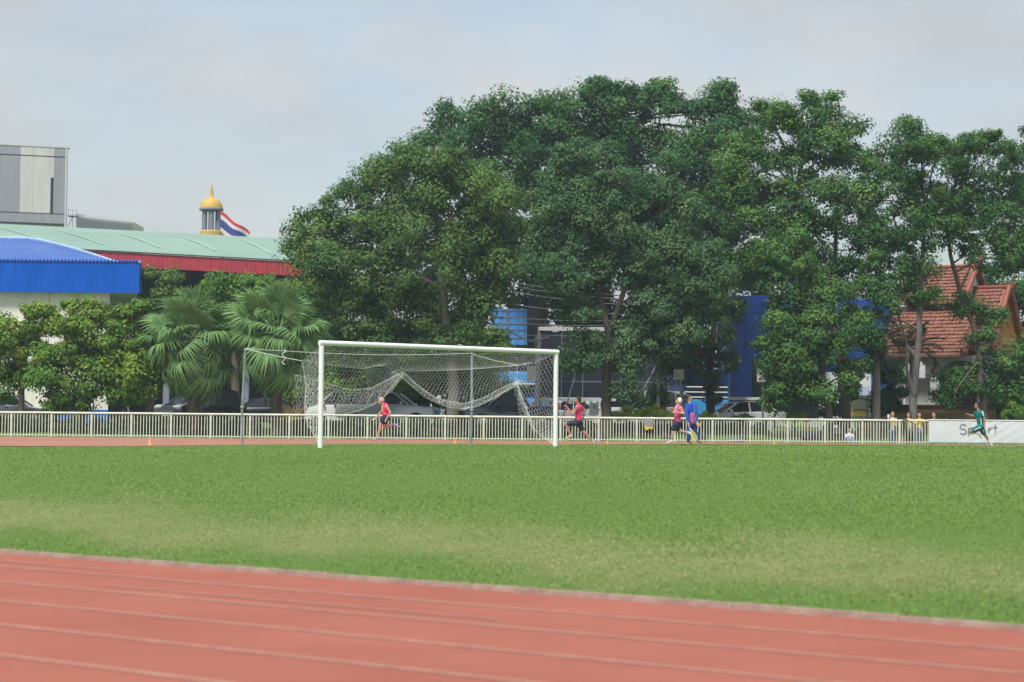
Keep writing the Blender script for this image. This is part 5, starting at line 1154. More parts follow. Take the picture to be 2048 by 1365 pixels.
M['bus_blue'] = mat('bus_blue', (0.05, 0.28, 0.66), 0.4, 0.06, 0.6)
M['bus_navy'] = mat('bus_navy', (0.004, 0.03, 0.16), 0.35, 0.1, 0.6)
def bus(label, px, Y, w, h, L_, yaw, stripes=True):
    bp = GP(px, Y); root = empty('bus', bp, label, 'bus', rz=yaw)
    def shell(name, z0, z1, ins, mt):
        m = MB(); m.box((0, L_ / 2, (z0 + z1) / 2), (w - ins, L_ - ins, z1 - z0)); return m.build(name, mt, root, bevel=.06)
    shell('lower_body', 0.35, 1.62, 0.0, M['bus_blue']); shell('window_band', 1.6, 2.5, 0.06, M['bus_navy']); shell('roof', 2.46, h, 0.0, M['bus_blue'] if not stripes else M['bus_navy'])
    for z in ((1.74, 2.02, 2.30) if stripes else (2.42,)):
        m = MB(); m.box((0, 0.005, z), (w - 0.12, 0.05, 0.055)); m.build('stripe', M['white_paint'], root)
    m = MB(); m.box((0, 0.01, 2.15), (w * 0.8, 0.04, 0.55)); m.build('rear_window', M['glass'], root)
    for x in (-w / 2 + .15, w / 2 - .15):
        for y in (1.4, L_ - 1.6):
            m = MB(); m.tube([(x - .14, y, .48), (x + .14, y, .48)], .48, 16); wo_ = m.build('wheel', M['rubber'], root)
            m = MB(); m.tube([(x - .16, y, .48), (x + .16, y, .48)], .26, 12); m.build('rim', M['galv'], wo_)
        m = MB(); m.box((x * .9, -.01, 1.2), (.16, .05, .4)); m.build('tail_light', M['tail_red'], root)
bus('pale blue bus with white stripes on a navy window band beside the dark creeper trunk', 1412, 101.5, 2.5, 3.1, 9, 0.12)
bus('navy and blue bus end visible through the right side of the net', 1032, 104, 2.4, 3.1, 8, -0.1, False)
# ------------------------------------------------------------------ people
M['skin'] = mat('skin', (0.50, 0.29, 0.20), 0.55, 0.06, 8.0)
M['skin_dark'] = mat('skin_tan', (0.40, 0.21, 0.135), 0.55, 0.06, 8.0)
M['hair'] = mat('black_hair', (0.012, 0.010, 0.010), 0.45, 0.2, 20)
def cloth(n, c): M[n] = mat('cloth_' + n, c, 0.8, 0.10, 6.0, bump=0.3, bscale=25)
for n_, c_ in (('pink', (0.72, 0.035, 0.14)), ('magenta', (0.68, 0.05, 0.22)), ('navy', (0.022, 0.026, 0.055)), ('royal', (0.01, 0.075, 0.50)), ('royal_dark', (0.006, 0.045, 0.32)), ('pinkcap', (0.50, 0.33, 0.32)), ('teal', (0.005, 0.14, 0.14)), ('white', (0.62, 0.64, 0.68)), ('yellow', (0.62, 0.46, 0.05)), ('lemon', (0.58, 0.54, 0.20)), ('denim', (0.14, 0.20, 0.36)), ('pale', (0.42, 0.45, 0.50)), ('lilac', (0.32, 0.30, 0.52)), ('grey', (0.25, 0.25, 0.27)), ('dark', (0.03, 0.03, 0.04)), ('mint', (0.45, 0.52, 0.48)), ('rose', (0.50, 0.10, 0.22)), ('tan', (0.42, 0.30, 0.17))): cloth(n_, c_)

def blob_mesh(name, caps, mt, voxel=0.013, smooth_it=2):
    """one continuous skin grown over tapered limbs: caps = (p0, r0, p1, r1)"""
    m = MB()
    for p0, r0, p1, r1 in caps:
        p0 = Vector(p0); p1 = Vector(p1); d = p1 - p0
        if d.length < 1e-4: d = Vector((0, 0, 1e-3)); p1 = p0 + d
        u = d.normalized(); pts = []; rr = []
        for k in range(4):
            a = math.pi / 2 * (1 - k / 4); pts.append(p0 - u * r0 * math.sin(a)); rr.append(max(0.002, r0 * math.cos(a)))
        pts += [p0, p0.lerp(p1, 0.5), p1]; rr += [r0, (r0 + r1) / 2, r1]
        for k in range(1, 5):
            a = math.pi / 2 * k / 4; pts.append(p1 + u * r1 * math.sin(a)); rr.append(max(0.002, r1 * math.cos(a)))
        m.tube(pts, rr, 10)
    me = m.mesh(name + '_raw', mt); o = bpy.data.objects.new('tmp', me); col.objects.link(o)
    rm = o.modifiers.new('r', 'REMESH'); rm.mode = 'VOXEL'; rm.voxel_size = voxel; rm.use_smooth_shade = True
    s = o.modifiers.new('s', 'SMOOTH'); s.iterations = smooth_it; s.factor = 0.5
    dg = bpy.context.evaluated_depsgraph_get(); ev = o.evaluated_get(dg); out = bpy.data.meshes.new_from_object(ev); out.name = name
    bpy.data.objects.remove(o); bpy.data.meshes.remove(me)
    out.materials.clear(); out.materials.append(mt)
    out.polygons.foreach_set('use_smooth', [True] * len(out.polygons))
    return out

def person(label, Y, J, face, hair='short', skin='skin', parts=(), group=None, s=1.0, curl=0.5, ground=None, basepx=None, lift=0.0):
    """J: joints as (px, py, depth offset). face = unit-ish vector (x, y) the head looks along."""
    bx_ = sum(J[k][0] for k in ('hip',)) ; bp = GP(bx_, Y)
    if ground is not None: bp.z = ground
    root = empty('person', bp, label, 'person', group)
    def P(k):
        j = J[k]; p = W(j[0], j[1], Y) - bp; p.y += (j[2] if len(j) > 2 else 0.0); p.z += lift; return p
    j = {k: P(k) for k in J}
    fv = Vector((face[0], face[1], face[2] if len(face) > 2 else 0.0)).normalized(); sv = fv.cross(Vector((0, 0, 1))).normalized(); upv = sv.cross(fv).normalized()
    hd = j['head']; s0 = s * 1.24; s = s * 1.12; hr = 0.088 * s
    caps = [(hd + upv * 0.025 * s, hr, hd + upv * 0.01 * s - fv * 0.012 * s, hr), (hd - upv * 0.05 * s + fv * 0.028 * s, 0.062 * s, hd - upv * 0.085 * s + fv * 0.045 * s, 0.042 * s),
            (hd + fv * 0.088 * s - upv * 0.005 * s, 0.013 * s, hd + fv * 0.102 * s - upv * 0.035 * s, 0.017 * s),
            (hd + sv * 0.088 * s - upv * 0.01 * s, 0.014 * s, hd + sv * 0.092 * s - upv * 0.045 * s, 0.010 * s), (hd - sv * 0.088 * s - upv * 0.01 * s, 0.014 * s, hd - sv * 0.092 * s - upv * 0.045 * s, 0.010 * s),
            (hd - upv * 0.055 * s - fv * 0.012 * s, 0.054 * s, j['chest'] + (j['neck'] - j['chest']) * 0.4, 0.058 * s)]
    ch, hp = j['chest'], j['hip']; sH = s; s = s0
    sh = [j['sh1'], j['sh2']]; mid = ch.lerp(hp, 0.55)
    torso = [(ch, 0.105 * s, mid, 0.10 * s), (mid, 0.10 * s, hp, 0.105 * s)]
    for q in sh: torso.append((ch.lerp(q, 0.35) - Vector((0, 0, 0.03)), 0.075 * s, q, 0.056 * s)); torso.append((q.lerp(ch, 0.3) - Vector((0, 0, 0.06)), 0.075 * s, mid, 0.08 * s))
    hips = [j['hp1'], j['hp2']]
    for q in hips: torso.append((hp, 0.10 * s, q, 0.09 * s))
    caps += torso
    arms = []
    for i in ('1', '2'):
        a, b_, c = j['sh' + i], j['el' + i], j['wr' + i]; caps += [(a, 0.050 * s, b_, 0.038 * s), (b_, 0.040 * s, c, 0.026 * s)]; arms.append((a, b_, c))
        d = (c - b_).normalized(); pd = d.cross(Vector((0, 1, 0.2))).normalized(); bd = d.cross(pd)
        caps.append((c, 0.026 * s, c + d * 0.065 * s, 0.030 * s)); palm = c + d * 0.07 * s
        for f in range(4):
            o_ = bd * (0.030 - 0.020 * f) * s; L1 = (0.040, 0.046, 0.042, 0.034)[f] * s; k1 = palm + o_; k2 = k1 + (d * (1 - curl * 0.5) + pd * curl * 0.6).normalized() * L1; k3 = k2 + (d * (0.5 - curl) + pd * curl).normalized() * L1 * 0.8
            caps += [(k1, 0.0095 * s, k2, 0.009 * s), (k2, 0.009 * s, k3, 0.008 * s)]
        t1 = c + d * 0.03 * s + bd * 0.03 * s; t2 = t1 + (d * 0.7 + bd * 0.5 + pd * 0.4).normalized() * 0.035 * s; caps += [(c + d * 0.02 * s, 0.012 * s, t1, 0.012 * s), (t1, 0.011 * s, t2, 0.009 * s)]
    legs = []
    for i in ('1', '2'):
        a, b_, c, t = j['hp' + i], j['kn' + i], j['an' + i], j['to' + i]; cf = b_.lerp(c, 0.3) - (t - c).normalized() * 0.018 * s
        caps += [(a, 0.086 * s, b_, 0.054 * s), (b_, 0.054 * s, cf, 0.056 * s), (cf, 0.054 * s, c, 0.034 * s), (c, 0.034 * s, t, 0.028 * s)]; legs.append((a, b_, c, t))
    link('body', blob_mesh('body', caps, M[skin], 0.0145), root)
    # hair
    s = sH
    if hair:
        hc = [(hd + upv * 0.055 * s - fv * 0.018 * s, hr * 0.99, hd - fv * 0.040 * s + upv * 0.012 * s, hr * 0.97), (hd + upv * 0.092 * s + fv * 0.045 * s, 0.034 * s, hd + upv * 0.088 * s - fv * 0.01 * s, 0.064 * s), (hd + sv * 0.05 * s + upv * 0.075 * s + fv * 0.02 * s, 0.036 * s, hd + sv * 0.07 * s + upv * 0.0 * s - fv * 0.03 * s, 0.04 * s), (hd - sv * 0.05 * s + upv * 0.075 * s + fv * 0.02 * s, 0.036 * s, hd - sv * 0.07 * s + upv * 0.0 * s - fv * 0.03 * s, 0.04 * s)]
        if hair == 'long': hc += [(hd - fv * 0.06 * s, 0.075 * s, hd - fv * 0.06 * s - upv * 0.15 * s, 0.065 * s), (hd + sv * 0.075 * s - fv * 0.02 * s, 0.04 * s, hd + sv * 0.075 * s - upv * 0.14 * s - fv * 0.02 * s, 0.035 * s), (hd - sv * 0.075 * s - fv * 0.02 * s, 0.04 * s, hd - sv * 0.075 * s - upv * 0.14 * s - fv * 0.02 * s, 0.035 * s)]
        hm = {'short': 'hair', 'long': 'hair', 'cap': 'white', 'pinkcap': 'pinkcap'}[hair]; link('hair' if 'cap' not in hair else 'head_band', blob_mesh('hair', hc, M[hm], 0.014), root)
    m = MB()
    for q in (-1, 1): e = hd + fv * 0.088 * s + sv * 0.032 * s * q + upv * 0.018 * s; m.lathe(e, [(0.004, -0.008), (0.011, 0), (0.004, 0.008)], 8)
    m.build('eyes', M['black'], root)
    m = MB(); mo = hd + fv * 0.083 * s - upv * 0.062 * s; m.tube([mo - sv * 0.022 * s, mo + fv * 0.006, mo + sv * 0.022 * s], 0.006, 5); m.build('mouth', M['rose'], root)
    s = s0
    for nm, mt, what in parts:
        cc = []
        if what == 'vest' and True: cc = [(a, r0 + 0.012, b_, r1 + 0.014) for a, r0, b_, r1 in torso[:2]] + [(a, r0 + 0.006, b_ if k % 2 else a.lerp(b_, 0.55), r1 + 0.004) for k, (a, r0, b_, r1) in enumerate(torso[2:6])] + [(a, r0 + 0.01, a.lerp(b_, 0.5), r1 + 0.008) for a, r0, b_, r1 in torso[6:]]
        elif what in ('tee', 'jacket'):
            cc = [(a, r0 + 0.012, b_, r1 + 0.012) for a, r0, b_, r1 in torso]
            for a, b_, c in arms:
                if what == 'tee': cc.append((a, 0.066 * s, a.lerp(b_, 0.62), 0.058 * s))
                else: link('sleeve', blob_mesh('sleeve', [(a, 0.068 * s, b_, 0.056 * s), (b_, 0.056 * s, b_.lerp(c, 0.95), 0.044 * s)], M[mt], 0.015), root)
        elif what in ('shorts', 'trousers', 'tights'):
            cc = [(hp, 0.118 * s, q, 0.106 * s) for q in hips] + [(hp + Vector((0, 0, 0.04)), 0.108 * s, hp, 0.115 * s)]
            for a, b_, c, t in legs:
                if what == 'shorts': cc.append((a, 0.106 * s, a.lerp(b_, 0.72), 0.088 * s))
                elif what == 'tights': cc.append((a, 0.098 * s, a.lerp(b_, 0.5), 0.082 * s))
                else: cc += [(a, 0.10 * s, b_, 0.078 * s), (b_, 0.078 * s, b_.lerp(c, 0.97), 0.066 * s)]
        elif what == 'shoes':
            for a, b_, c, t in legs:
                d = (t - c); heel = c - d * 0.18 + (c - b_).normalized() * 0.035 * s
                link('shoe', blob_mesh('shoe', [(heel, 0.038 * s, t + (c - b_).normalized() * 0.01, 0.032 * s), (c, 0.040 * s, heel, 0.038 * s)], M[mt], 0.014), root)
        elif what == 'socks':
            for a, b_, c, t in legs: link('sock', blob_mesh('sock', [(b_.lerp(c, 0.68), 0.046 * s, c, 0.042 * s)], M[mt], 0.014), root)
        elif what == 'lower': cc = [(a, r0 + 0.020, b_, r1 + 0.022) for a, r0, b_, r1 in torso[1:2]]
        elif what == 'chestpatch': cc = [(ch + fv * 0.03 * s, 0.095 * s, ch.lerp(mid, 0.7) + fv * 0.035 * s, 0.088 * s)]
        elif what == 'waist': cc = [(hp + Vector((0, 0, 0.09)), 0.118 * s, hp + Vector((0, 0, 0.02)), 0.122 * s)]
        elif what == 'sidestripe':
            for q, (a, b_, c, t) in zip(hips, legs): cc.append((a + Vector((0, -0.10 * s, 0)), 0.024, a.lerp(b_, 0.7) + Vector((0, -0.085 * s, 0)), 0.02))
            cc.append((ch + Vector((0.0, -0.12 * s, 0.02)), 0.022, hp + Vector((0, -0.115 * s, 0.03)), 0.02))
        elif what == 'shoulder': cc = [(arms[0][0] + Vector((0, -0.055, 0.035)), 0.035, arms[0][0].lerp(arms[0][1], 0.5) + Vector((0, -0.055, 0)), 0.03)]
        elif what == 'zip': cc = [(ch + fv * 0.125 * s + Vector((0, 0, 0.06)), 0.012, hp + fv * 0.128 * s, 0.012)]
        elif what == 'wristband': cc = [(arms[0][1].lerp(arms[0][2], 0.9), 0.032 * s, arms[0][2], 0.032 * s)]
        elif what == 'panel': cc = [(mid + fv * 0.035 * s - Vector((0, 0.05, 0)), 0.088 * s, hp + fv * 0.03 * s - Vector((0, 0.04, 0)), 0.096 * s)]
        if cc: link(nm, blob_mesh(nm, cc, M[mt], 0.015), root)
    return root, j

Jn = dict
r1, j1 = person('runner in pink vest and navy shorts carrying a white baton left of the goal centre', 75.5,
    Jn(head=(762.5, 802.5), neck=(767, 807), chest=(770.5, 813), hip=(771, 833), sh1=(774, 813.5, -.16), el1=(781, 825.5, -.2), wr1=(773.5, 839, -.18), sh2=(767.5, 813, .16), el2=(763.5, 822, .2), wr2=(754, 832.5, .18),
       hp1=(769, 836, -.08), kn1=(760, 853.5, -.09), an1=(756, 875, -.09), to1=(747.5, 880, -.09), hp2=(772, 836.5, .08), kn2=(768.5, 855.5, .09), an2=(787.5, 849.5, .09), to2=(797, 853.5, .09)), (-1, 0, -0.25), 'pinkcap', 'skin',
    (('vest', 'pink', 'vest'), ('vest_front', 'lemon', 'chestpatch'), ('shorts', 'navy', 'tights'), ('shoes', 'lilac', 'shoes')))
r2, j2 = person('runner in pink vest and black shorts striding just right of the goal post', 73.5,
    Jn(head=(1156, 801), neck=(1157, 808), chest=(1157.5, 815), hip=(1156.5, 843), sh1=(1153, 815, -.18), el1=(1146, 829.5, -.22), wr1=(1134, 815.5, -.16), sh2=(1163, 813.5, .16), el2=(1170.5, 822.5, .22), wr2=(1167, 834, .2),
       hp1=(1152.5, 846, -.09), kn1=(1131, 849, -.10), an1=(1140.5, 871, -.10), to1=(1131.5, 877, -.10), hp2=(1159.5, 848, .09), kn2=(1165, 862, .10), an2=(1186, 883, .10), to2=(1188.5, 889.5, .10)), (-1, 0, 0.02), 'short', 'skin_dark',
    (('vest', 'pink', 'vest'), ('shorts', 'navy', 'shorts'), ('shoes', 'mint', 'shoes')), curl=0.9)
r3, j3 = person('runner with white headband and magenta vest, head tipped back, beside the official', 75.0,
    Jn(head=(1357.5, 803), neck=(1357, 810), chest=(1357.5, 816.5), hip=(1354, 845), sh1=(1361.5, 817, -.18), el1=(1366.5, 827.8, -.22), wr1=(1350.5, 825, -.24), sh2=(1352.5, 816.5, .16), el2=(1349, 826, .22), wr2=(1346, 820, .16),
       hp1=(1350.5, 849, -.08), kn1=(1345.5, 862, -.09), an1=(1342, 881.5, -.09), to1=(1333, 886, -.09), hp2=(1357, 849, .08), kn2=(1355, 862, .09), an2=(1376, 865.5, .09), to2=(1381.5, 869.5, .09)), (-1, 0, 0.45), 'cap', 'skin',
    (('vest', 'magenta', 'vest'), ('vest_front', 'pale', 'chestpatch'), ('shorts', 'navy', 'shorts'), ('shoes', 'white', 'shoes')), curl=0.8)
r4, j4 = person('teal and white clad runner striding in front of the banner', 72.5,
    Jn(head=(1954.5, 811.5), neck=(1956, 819), chest=(1958, 826), hip=(1961.5, 852.5), sh1=(1962, 826, -.16), el1=(1966, 838, -.2), wr1=(1966, 848.5, -.2), sh2=(1955, 825, .16), el2=(1950.5, 833.5, .2), wr2=(1940, 830, .18),
       hp1=(1959, 855, -.08), kn1=(1940.5, 863, -.09), an1=(1956.5, 867.5, -.09), to1=(1961.5, 876, -.09), hp2=(1963.5, 857, .08), kn2=(1970, 869, .09), an2=(1981.5, 885.5, .09), to2=(1985, 892.5, .09)), (-1, 0, 0.0), 'short', 'skin_dark',
    (('shirt', 'teal', 'tee'), ('shorts', 'teal', 'shorts'), ('stripe', 'white', 'sidestripe'), ('shoulder_panel', 'white', 'shoulder'), ('socks', 'white', 'socks'), ('shoes', 'white', 'shoes')), s=0.95)
r5, j5 = person('official in a royal blue tracksuit holding a yellow flag and a straw hat', 76.5,
    Jn(head=(1378, 796.5), neck=(1379.5, 804), chest=(1381, 812), hip=(1382.5, 845), sh1=(1373.8, 811.5, -.08), el1=(1372.3, 829, -.18), wr1=(1375.5, 845, -.24), sh2=(1389, 811, .06), el2=(1393.4, 828, .02), wr2=(1393.5, 843, -.06),
       hp1=(1379, 848, -.06), kn1=(1377, 864, -.07), an1=(1376.5, 881, -.07), to1=(1381, 884.5, -.12), hp2=(1387, 848, .06), kn2=(1391, 864.5, .06), an2=(1396.5, 881, .06), to2=(1401.5, 884.5, .0)), (1, -0.35, 0.0), 'short', 'skin',
    (('jacket', 'royal', 'jacket'), ('jacket_panel', 'rose', 'panel'), ('trousers', 'royal_dark', 'trousers'), ('zip', 'white', 'zip'), ('shoes', 'dark', 'shoes')), s=1.02)

def held(name, label, cat, mb_, mt, loc, sm=False, kids=()):
    o = mb_.build(name, M[mt], None, sm, loc); tag(o, label, cat); return o
# relay baton, flag, hat
p = W(751.5, 836.5, 75.7); m = MB(); a = W(745, 840.8, 75.7) - p; c = W(758.5, 833.3, 75.7) - p; m.tube([a, c], 0.02, 10); held('relay_baton', 'white relay baton in the hand of the runner left of centre', 'baton', m, 'white_paint', p)
p = W(1377, 848, 76.2); fl = empty('hand_flag', p, 'small yellow signal flag hanging from the official hand', 'flag'); lf = lambda x, y: W(x, y, 76.2) - p
m = MB(); m.tube([lf(1375.5, 845), lf(1383, 872)], 0.012, 6); m.build('stick', M['white_paint'], fl)
m = MB()
q = [lf(1378, 854), lf(1386, 861), lf(1394, 871), lf(1397, 884), lf(1390, 880), lf(1383.5, 882), lf(1381, 866)]
for i in range(len(q)): q[i].y = 0.05 * math.sin(i * 2.1)
m.prism(q, (0, 0.012, 0)); m.build('cloth', M['lemon'], fl)
p = W(1397, 851, 76.4); m = MB(); Rm = Matrix.Rotation(0.6, 3, 'Y') @ Matrix.Rotation(0.25, 3, 'X'); m.lathe((0, 0, 0), [(0.13, -0.008), (0.15, 0.0), (0.08, 0.012), (0.07, 0.06), (0.03, 0.08)], 20); m.v = [tuple(Rm @ Vector(v)) for v in m.v]
held('straw_hat', 'tan straw hat held at the official side', 'hat', m, 'tan', p, True)
p = W(1934, 829, 72.6); m = MB(); m.tube([(-0.08, 0, 0.03), (0.07, 0, -0.05)], 0.02, 8); held('relay_baton', 'dark relay baton in the hand of the teal runner', 'baton', m, 'black', p)
p = W(1131.5, 824, 73.3); m = MB(); m.tube([(0, 0, 0.14), (0.02, 0, -0.14)], 0.02, 8); held('relay_baton', 'red relay baton in the hand of the runner right of the goal', 'baton', m, 'pink', p)

# spectators behind the fence
GS = 'spectators leaning on the fence'
def spectator(label, px, hy, parts, pose, face, hair='long', Yo=0.42, s=0.95):
    X, Yf_ = fence_local(px); Y = Yf_ + Yo; f0 = 891.0; k = 1.0
    J = Jn(head=(px, hy + 0.5), neck=(px, hy + 6), chest=(px, hy + 12.5), hip=(px + 0.5, hy + 34), sh1=(px - 6.5, hy + 11.5), sh2=(px + 6.5, hy + 11.5), hp1=(px - 3, hy + 36), hp2=(px + 4, hy + 36), kn1=(px - 3.5, hy + 49), kn2=(px + 4.5, hy + 49), an1=(px - 3.5, hy + 61), an2=(px + 4.5, hy + 61), to1=(px - 4, hy + 62.5, -.18), to2=(px + 5, hy + 62.5, -.18))
    if pose == 'lean': J.update(el1=(px - 9.5, hy + 18.5, -.16), wr1=(px - 2, hy + 15, -.42), el2=(px + 9.5, hy + 18.5, -.16), wr2=(px + 2, hy + 15, -.42))
    elif pose == 'phone': J.update(el1=(px - 9, hy + 15, -.15), wr1=(px - 7.5, hy + 7.0, -.28), el2=(px + 8.5, hy + 20, -.02), wr2=(px + 4, hy + 24, -.18))
    elif pose == 'camera': J.update(el1=(px - 8.5, hy + 16, -.2), wr1=(px - 8.5, hy + 11, -.45), el2=(px + 7.5, hy + 18, -.2), wr2=(px - 5.5, hy + 11, -.48))
    else: J.update(el1=(px - 9, hy + 16.5, -.1), wr1=(px - 3, hy + 16, -.34), el2=(px + 9, hy + 16.5, -.2), wr2=(px + 14, hy + 15.5, -.36))
    return person(label, Y, J, face, hair, 'skin', parts, GS, s=s, ground=ZF)
spectator('spectator with bobbed hair raising a phone, pale top with a yellow sleeve', 1785, 828, (('shirt', 'pale', 'tee'), ('sleeve_top', 'yellow', 'chestpatch'), ('jeans', 'denim', 'trousers')), 'phone', (0.3, -1, 0))
spectator('spectator holding a camera over the fence, dark trousers and a pale yellow top', 1818, 830, (('shirt', 'lemon', 'tee'), ('apron', 'grey', 'lower'), ('trousers', 'dark', 'trousers')), 'camera', (-0.9, -0.6, 0))
spectator('spectator in a bright yellow shirt leaning both arms on the fence rail', 1839, 830, (('shirt', 'yellow', 'tee'), ('shirt_tail', 'pale', 'lower'), ('jeans', 'denim', 'trousers')), 'lean', (-0.5, -0.9, 0))
spectator('spectator in a dark top resting an arm on the banner', 1868, 829.5, (('shirt', 'dark', 'tee'), ('bib', 'pale', 'chestpatch'), ('trousers', 'dark', 'trousers')), 'rest', (-0.8, -0.6, 0), 'short')
X, Yf_ = fence_local(1808); p = W(1808.5, 840, Yf_ - 0.1); cm = empty('camera_body', p, 'black camera held above the fence rail', 'camera')
m = MB(); m.box((0, 0, 0), (0.15, 0.09, 0.11)); m.build('body', M['black'], cm, bevel=.01); m = MB(); m.tube([(-0.01, -0.04, 0), (-0.04, -0.20, 0.0)], 0.042, 14); m.build('lens', M['galv'], cm)
X, Yf_ = fence_local(1776); p = W(1776.6, 832.5, Yf_ + 0.0); m = MB(); m.box((0, 0, 0), (0.075, 0.012, 0.15)); held('phone', 'white phone held up by the spectator with bobbed hair', 'phone', m, 'white_paint', p)
# seated spectator and a person lying in a hammock
X, Yf_ = fence_local(1699); Ysit = Yf_ + 1.3
person('person in a white shirt sitting on the grass under the leaning trunk', Ysit, Jn(head=(1701, 861), neck=(1700, 867), chest=(1698.5, 871.5), hip=(1697.5, 884.5), sh1=(1692.5, 871.5), sh2=(1704.5, 871.5), el1=(1690, 879, -.1), wr1=(1695, 879.5, -.34), el2=(1708, 877, -.1), wr2=(1703, 878, -.34), hp1=(1694.5, 885, -.05), hp2=(1701, 885, -.05), kn1=(1692, 876, -.42), kn2=(1703.5, 876.5, -.42), an1=(1694, 886.5, -.55), an2=(1702, 886.5, -.55), to1=(1694, 888, -.72), to2=(1702, 888, -.72)), (-0.4, -0.8, 0), 'short', 'skin', (('shirt', 'white', 'tee'), ('trousers', 'denim', 'trousers'), ('shoes', 'dark', 'shoes')), s=0.95)
X, Yf_ = fence_local(1618); Yh_ = Yf_ + 2.0
person('person in navy lying back in the blue hammock', Yh_, Jn(head=(1615, 854), neck=(1616, 860), chest=(1617, 865), hip=(1619, 878, -.1), sh1=(1611, 865), sh2=(1622, 865), el1=(1608, 872, -.15), wr1=(1612, 876, -.3), el2=(1626, 871, -.15), wr2=(1622, 876, -.3), hp1=(1616, 879, -.15), hp2=(1623, 878, -.15), kn1=(1622, 869, -.45), kn2=(1628, 868, -.4), an1=(1632, 868, -.3), an2=(1636, 864, -.25), to1=(1637, 862, -.3), to2=(1641, 858, -.25)), (-0.2, -1, 0.1), 'short', 'skin', (('shirt', 'navy', 'jacket'), ('trousers', 'navy', 'trousers'), ('shoes', 'dark', 'shoes')), s=0.9)
p = W(1618, 880, Yh_); hm = empty('hammock', p, 'dark blue cloth hammock slung between two tree trunks', 'hammock'); lf = lambda x, y: W(x, y, Yh_) - p
kx = [(1584, 856), (1590, 864), (1598, 873), (1608, 881), (1619, 884.5), (1630, 880), (1641, 869), (1650, 856), (1657, 846)]
V = []; F = []
for i, (x, y) in enumerate(kx):
    c = lf(x, y); wd = 0.12 + 0.50 * math.sin(math.pi * i / (len(kx) - 1))
    for k in range(7): a = (k - 3) / 3; V.append((c.x, c.y + 0.1 + wd * a, c.z + 0.10 * a * a * (1 + wd)))
for i in range(len(kx) - 1):
    for k in range(6): q = i * 7 + k; F.append((q, q + 7, q + 8, q + 1))
ho = link('cloth', np_mesh('hammock_cloth', V, F, M['bus_navy'], None, True), hm)
sm2 = ho.modifiers.new('thick', 'SOLIDIFY'); sm2.thickness = 0.01
for e, t in (((1584, 856), (1560, 846)), ((1657, 846), (1684, 836))):
    m = MB(); m.tube([lf(*e) + Vector((0, .1, 0)), lf(*t) + Vector((0, .1, 0))], 0.015, 6); m.build('rope', M['net'], hm)
# ------------------------------------------------------------------ street furniture and small things
M['cone'] = mat('cone_orange', (0.62, 0.36, 0.13), 0.6, 0.15, 6.0)
M['post_white'] = mat('concrete_post', (0.42, 0.43, 0.44), 0.85, 0.2, 2.0, bump=0.3)
def cone(px, py, Y, hpx, label):
    p = W(px, py, Y); p.z = ground_z(p.x, Y) + 0.015; h = hpx * Y / FPX; r_ = h * 0.30
    o = empty('marker_cone', p, label, 'cone', 'marker cones on the far track')
    m = MB(); m.lathe((0, 0, 0), [(r_ * 0.95, 0.02), (r_ * 0.16, h), (r_ * 0.05, h + 0.004)], 18); m.build('body', M['cone'], o, True)
    m = MB(); m.box((0, 0, 0.012), (r_ * 2.3, r_ * 2.3, 0.024)); m.build('base', M['cone'], o, bevel=.004)
cone(300, 890, 62, 16, 'orange marker cone on the track left of the goal in front of the palms')
cone(910, 889, 70, 10, 'orange marker cone on the track seen inside the goal')
cone(1215, 889, 75, 8, 'orange marker cone below the forked trunk')
cone(1548, 890, 78, 8, 'pale marker cone left of the hammock')

def lamp(px, Y, label, head_px, bend_py, foot_py=850, panel=None):
    p = GP(px, Y); o = empty('street_lamp', p, label, 'street lamp', 'street lamps behind the fence'); b = loc_fn(p)
    zb = b(px, bend_py, Y).z; hd = b(head_px[0], head_px[1], Y)
    m = MB(); m.tube([(0, 0, -0.2), (0, 0, zb)], [0.075, 0.055], 10); m.build('pole', M['galv'], o, True)
    d = Vector((hd.x, 0, hd.z - zb)); c1 = Vector((0, 0, zb)); a1 = c1 + Vector((d.x * 0.12, 0, d.z * 0.30)); a2 = c1 + d * 0.55
    m = MB(); m.tube([c1, a1, a2 + Vector((0, 0, 0.02)), c1 + d * 0.72], 0.032, 8); m.build('arm', M['galv'], o, True)
    m = MB(); q = d.normalized().to_track_quat('X', 'Z').to_matrix(); m.box(c1 + d * 0.86, (d.length * 0.34, 0.26, 0.07), q); hh = m.build('lamp_head', M['galv'], o, bevel=.02)
    m = MB(); m.box(c1 + d * 0.86 - (q @ Vector((0, 0, 0.04))), (d.length * 0.26, 0.18, 0.02), q); m.build('lens', M['lamp_glass'], hh)
    if panel:
        c = b(panel[0], panel[1], Y); m = MB(); m.box(c, (1.05, 0.7, 0.04), Matrix.Rotation(-0.22, 3, 'Y') @ Matrix.Rotation(0.12, 3, 'X')); m.build('solar_panel', M['slate'], o, bevel=.01)
        m = MB(); m.bar((0, 0, zb - 0.1), c, 0.05); m.build('panel_bracket', M['galv'], o)
lamp(1074, 94, 'solar street lamp arching over the goal crossbar towards the blue sheet wall', (1012, 658), 696, panel=(1078, 679))
lamp(1364, 94, 'street lamp with a sloping arm above the official', (1321, 664), 700)
